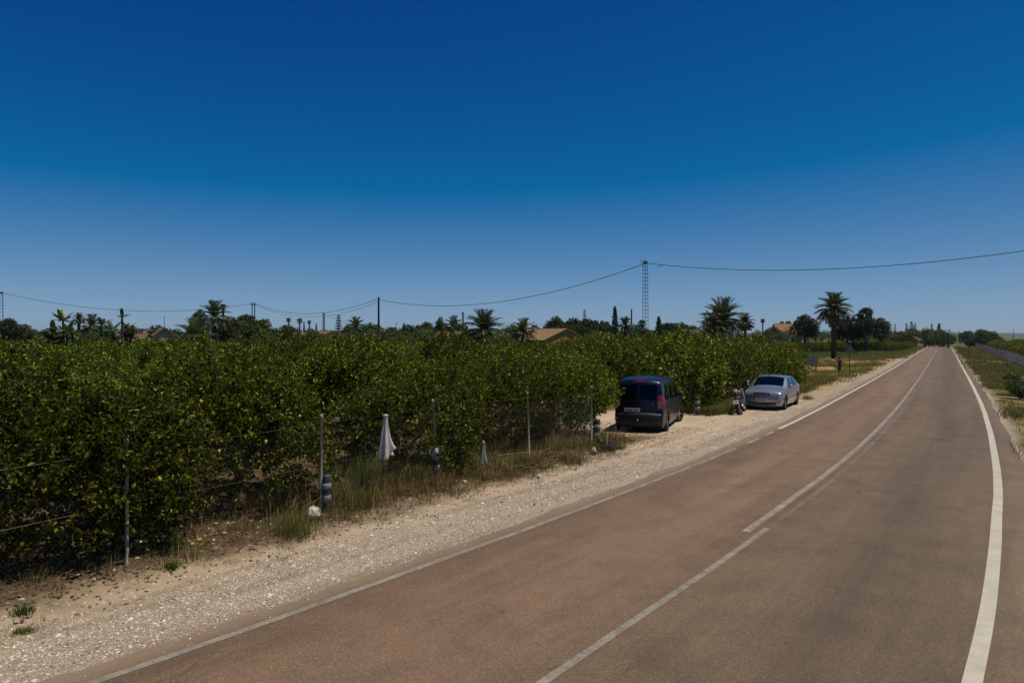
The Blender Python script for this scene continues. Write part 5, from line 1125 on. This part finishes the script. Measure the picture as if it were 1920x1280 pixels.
fan_palm(1664, 611, 9, 240, 'tiny fan palm right of the pines'); norfolk(1678, 607, 9, 300, 'tiny tiered conifer right of the pines')
for k, (px, top, w) in enumerate(((1700, 607, 9), (1709, 604, 11), (1716, 606, 8), (1747, 607, 8), (1761, 608, 13))): cypress(px, top, w, 420, ['leftmost', 'second', 'third', 'fourth', 'rightmost'][k] + ' slim poplar near the end of the road', 'far_leaf', 'poplar_tree', n=500)
for px, top, w, d, lb in ((1712, 616, 44, 300, 'round tree left of the end of the road'), (1742, 617, 50, 310, 'round tree straight above the end of the road'), (1768, 621, 44, 290, 'low dark tree at the end of the road'), (1816, 620, 40, 265, 'round tree left in the clump beyond the right fence'), (1841, 616, 50, 265, 'middle round tree of the clump beyond the right fence'), (1862, 620, 36, 262, 'round tree right in the clump beyond the right fence')): R_(px, top, w, d, lb, low=.1)
rr = np.random.default_rng(77)
for px in np.arange(10, 1330, 27):
    d = rr.uniform(116, 150)
    if 955 < px < 1110 or 215 < px < 350: d = rr.uniform(175, 190)
    R_(px + rr.uniform(-8, 8), rr.uniform(613, 622), rr.uniform(34, 58), d, 'low rounded green tree in the far tree line, ' + [q for q in COLS if px < q[0]][0][1].replace('below', 'near'), 'far_leaf', 'broadleaf_tree', .05, 1300, 'low trees of the tree line behind the orchard')
for px in np.arange(20, 1330, 43):
    R_(px + rr.uniform(-14, 14), rr.uniform(607, 618), rr.uniform(38, 70), rr.uniform(182, 205), 'dark tree behind the far tree line, ' + [q for q in COLS if px < q[0]][0][1].replace('below', 'near'), 'pine_leaf', 'broadleaf_tree', .05, 1300, 'dark trees at the back of the tree line')
for px in np.arange(1425, 1790, 17):
    d = rr.uniform(182, 215); R_(px + rr.uniform(-5, 5), rr.uniform(612, 620), rr.uniform(28, 46), d, 'low dark tree in the hedge row behind the far orchard', 'far_leaf', 'broadleaf_tree', .05, 700, 'low trees of the far hedge row')
for px in np.arange(1330, 1440, 16):
    R_(px, rr.uniform(622, 627), 40, rr.uniform(118, 135), 'low dark tree at the foot of the large dense palm', 'far_leaf', 'broadleaf_tree', .05, 700, 'low trees at the foot of the large palm')
for px, py, h, lb in ((1912, 748, .95, 'dark green shrub at the right edge of the picture'), (1896, 716, .6, 'small dark shrub behind the right edge shrub'), (1905, 730, .7, 'middle dark shrub at the right edge')):
    q = gp(px, py); rng = nxt(); b = MB(); leafball(rng, [(rng.normal(0, h * .3), rng.normal(0, h * .3), h * rng.uniform(.3, .7)) for _ in range(7)], [(h * .4, h * .4, h * .3)] * 7, 1800, .09, b)
    T_ = thing('shrub', lb, 'shrub', q); b.build('foliage', M['far_leaf'], T_); MB().tube([(0, 0, -.05), (0, 0, h * .5)], [.03, .015], 5).build('stem', M['bark'], T_)
for px, py, h, w_, lb in ((1320, 752, 2.1, 2.0, 'bushy yellow green shrub between the van and the motorcycle'), (1445, 715, 2.0, 2.2, 'bushy shrub behind the silver car roof'), (1500, 700, 1.7, 2.4, 'olive shrub by the grey sign board')):
    q = gp(px, py) + Vector((0, 1.2, 0)); rng = nxt(); b = MB(); leafball(rng, [(rng.normal(0, w_ * .3), rng.normal(0, w_ * .25), h * rng.uniform(.25, .75)) for _ in range(10)], [(w_ * .28, w_ * .28, h * .22)] * 10, 5200, .11, b)
    T_ = thing('shrub', lb, 'shrub', q); b.build('foliage', M['grass_green'], T_); MB().tube([(0, 0, -.05), (0, 0, h * .5)], [.04, .02], 5).build('stem', M['bark'], T_)

# ------------------------------------------------------------------ poles and wires
M['steel'] = mat('pylon_steel', (.06, .055, .05), .6, .35, .4, var=.2)
M['pole_wood'] = mat('pole_wood', (.055, .045, .04), .85, .15, var=.3)
M['cable'] = mat('cable', (.015, .015, .017), .6, .3)
def pylon(px, top, d, wt, wb, label, step=.38, rz=math.radians(34), yellow=0):
    p = foot(px, d); H = hgt(top, d) - p.z; T_ = thing('lattice_pylon', label, 'pylon', p, rz); w = lambda z: (wb + (wt - wb) * z / H) / 2 / 1.25
    r_ = .027 * max(1, d / 90)
    M['yellow'] = M.get('yellow') or mat('sunlit_yellow', (.32, .25, .04), .6, .3)  # sunlight on the lower battens, put into their colour as yellow
    for sx, sy in ((1, 1), (1, -1), (-1, -1), (-1, 1)):
        b = MB(); b.tube([(sx * w(0), sy * w(0), -.2), (sx * w(H * .5), sy * w(H * .5), H * .5), (sx * w(H), sy * w(H), H)], r_ * 1.2, 4); b.build('leg', M['steel'], T_)
    for z in np.arange(.3, H, step):
        b = MB(); k = w(z); c = [(k, k), (k, -k), (-k, -k), (-k, k)]
        for i in range(4): b.tube([(*c[i], z), (*c[(i + 1) % 4], z)], r_ * .75, 4)
        b.build('batten', M['yellow'] if z < yellow else M['steel'], T_)
    MB().box((0, 0, H - .2), (w(H) * 1.5, w(H) * 1.5, .3)).build('head_plate', M['steel'], T_)
    return T_, p + Vector((0, 0, H))
_, P1 = pylon(1210, 489, 72, .42, .56, 'tall lattice steel pylon above the orchard', yellow=4.0)
_, P0 = pylon(2, 547, 122, .6, .8, 'lattice pylon at the left edge of the picture', .6)
_, Pf1 = pylon(607, 587, 210, .45, .6, 'far small lattice pole left of the tiered conifer', .8)
_, Pf2 = pylon(868, 585, 200, .4, .55, 'far thin lattice pole left of the spreading palm', .8)
def pole(px, top, d, r_, label, lean=(0, 0), arm=0, twin=0):
    p = foot(px, d); H = hgt(top, d) - p.z; T_ = thing('utility_pole', label, 'pole', p)
    for k in ((-.5, .5) if twin else (0,)):
        b = MB(); b.tube([(k * twin, 0, -.2), (k * twin + lean[0] * .5, 0, H * .5), (k * twin + lean[0], 0, H)], [r_ * 1.25, r_ * 1.1, r_ * .85], 8); b.build('shaft', M['pole_wood'], T_, True)
    if arm:
        MB().box((lean[0], 0, H - .5), (arm, .12, .12)).build('crossarm', M['pole_wood'], T_)
        for k in (-1, 1): MB().lathe([(.05, 0), (.07, .06), (.05, .12), (.07, .18), (.03, .26)], 8, c=(lean[0] + k * arm * .42, 0, H - .44)).build('insulator', M['galv'], T_)
    else: MB().lathe([(.09, 0), (.11, .06), (.05, .12)], 8, c=(lean[0], 0, H)).build('cap', M['pole_wood'], T_)
    return p + Vector((lean[0], 0, H))
P3 = pole(710, 558, 104, .15, 'tall dark wooden pole in the middle of the orchard'); P2 = pole(475, 567, 138, .1, 'twin pole with a short crossarm in the left tree line', arm=1.0, twin=.5)
P4 = pole(1183, 580, 146, .16, 'dark leaning pole left of the lattice pylon', (.15, 0)); pole(743, 604, 300, .12, 'far thin pole right of the tall wooden pole', arm=1.5); pole(308, 593, 150, .06, 'thin mast above the beige house')
pole(1900, 619, 330, .1, 'thin far pole near the right edge of the picture'); pole(1798, 618, 420, .12, 'tiny far pole above the end of the road')
def wire(A, B, sag, r_, label, name='power_line'):
    A, B = Vector(A), Vector(B); n = 40; pts = [A.lerp(B, q) - A - Vector((0, 0, 4 * sag * q * (1 - q))) for q in np.linspace(0, 1, n)]
    o = MB().tube(pts, r_, 5, cap=False).build(name, M['cable'], None, True, A); tag(o, label, 'cable'); return o
off = Vector((0, 0, -.15))
wire(P0 + off, P2 + off, 2.4, .035, 'power line sagging from the left edge pylon to the twin pole'); wire(P2 + off, P3 + off, 2.2, .035, 'power line sagging from the twin pole to the tall wooden pole')
wire(P2 + Vector((0, 0, -.25)), P3 + Vector((0, 0, -.6)), 2.5, .022, 'second thin line just below the one from the twin pole')
wire(P3 + Vector((0, 0, -.3)), P1 + Vector((-.2, 0, -.35)), 2.35, .032, 'power line climbing from the wooden pole to the lattice pylon')
PR = at(2150, 433, 46); wire(P1 + Vector((.25, 0, -.25)), PR, 1.55, .028, 'power line running right from the lattice pylon across the sky')
b = MB(); b.tube([Vector((-.3, 0, -.6)), Vector((-.42, 0, -.05)), Vector((-.3, 0, .12)), Vector((.1, 0, .02))], .025, 5); o = b.build('cable_loop', M['cable'], None, True, P1); tag(o, 'short looped cable at the top of the lattice pylon', 'cable')
b = MB(); b.tube([(0, 0, 0), (-.25, 0, -.02), (-.5, 0, -.14)], .03, 5); b.ball((-.52, 0, -.14), .05, 6); o = b.build('line_clamp', M['cable'], None, True, P1 + Vector((1.75, -.4, -.55))); tag(o, 'small hanging clamp on the wire right of the pylon top', 'clamp')
wire(Pf1 + Vector((0, 0, -.3)), Pf2 + Vector((0, 0, -.3)), 4.5, .03, 'faint far line between the two small lattice poles'); wire(Pf2 + Vector((0, 0, -.3)), at(1030, 607, 160), 1.2, .03, 'faint far line from the thin lattice pole to the ochre house')

# ------------------------------------------------------------------ far hills and air
M['hill'] = mat('hill', (.05, .06, .04), .95, .1, var=.2, scale=.003)
hx = np.linspace(-5200, 5200, 160); V = []
for i, x in enumerate(hx):
    y = 3900 + 300 * math.sin(x * .0007); h_ = 4 + 26 * vnoise(x, 0, 900, 40) + 10 * vnoise(x, 0, 240, 41)
    V += [(x, y, -8), (x, y + 160, h_ * .7), (x, y + 330, h_), (x, y + 900, -8)]
o = MB().add(np.array(V), grid_faces(160, 4)[:, ::-1]).build('hills', M['hill'], None, True); kind(o, 'structure')
t = NT('air'); pv = t.n('VolumePrincipled'); pv.inputs['Color'].default_value = (.75, .86, 1, 1); pv.inputs['Density'].default_value = .00007; pv.inputs['Anisotropy'].default_value = .2
t.l(pv.outputs[0], t.out.inputs['Volume'])
hz = MB().box((0, 2000, 20), (11000, 7400, 52)).build('haze', t.m); kind(hz, 'stuff'); tag(hz, 'thin blue haze over the far tree line', 'haze')
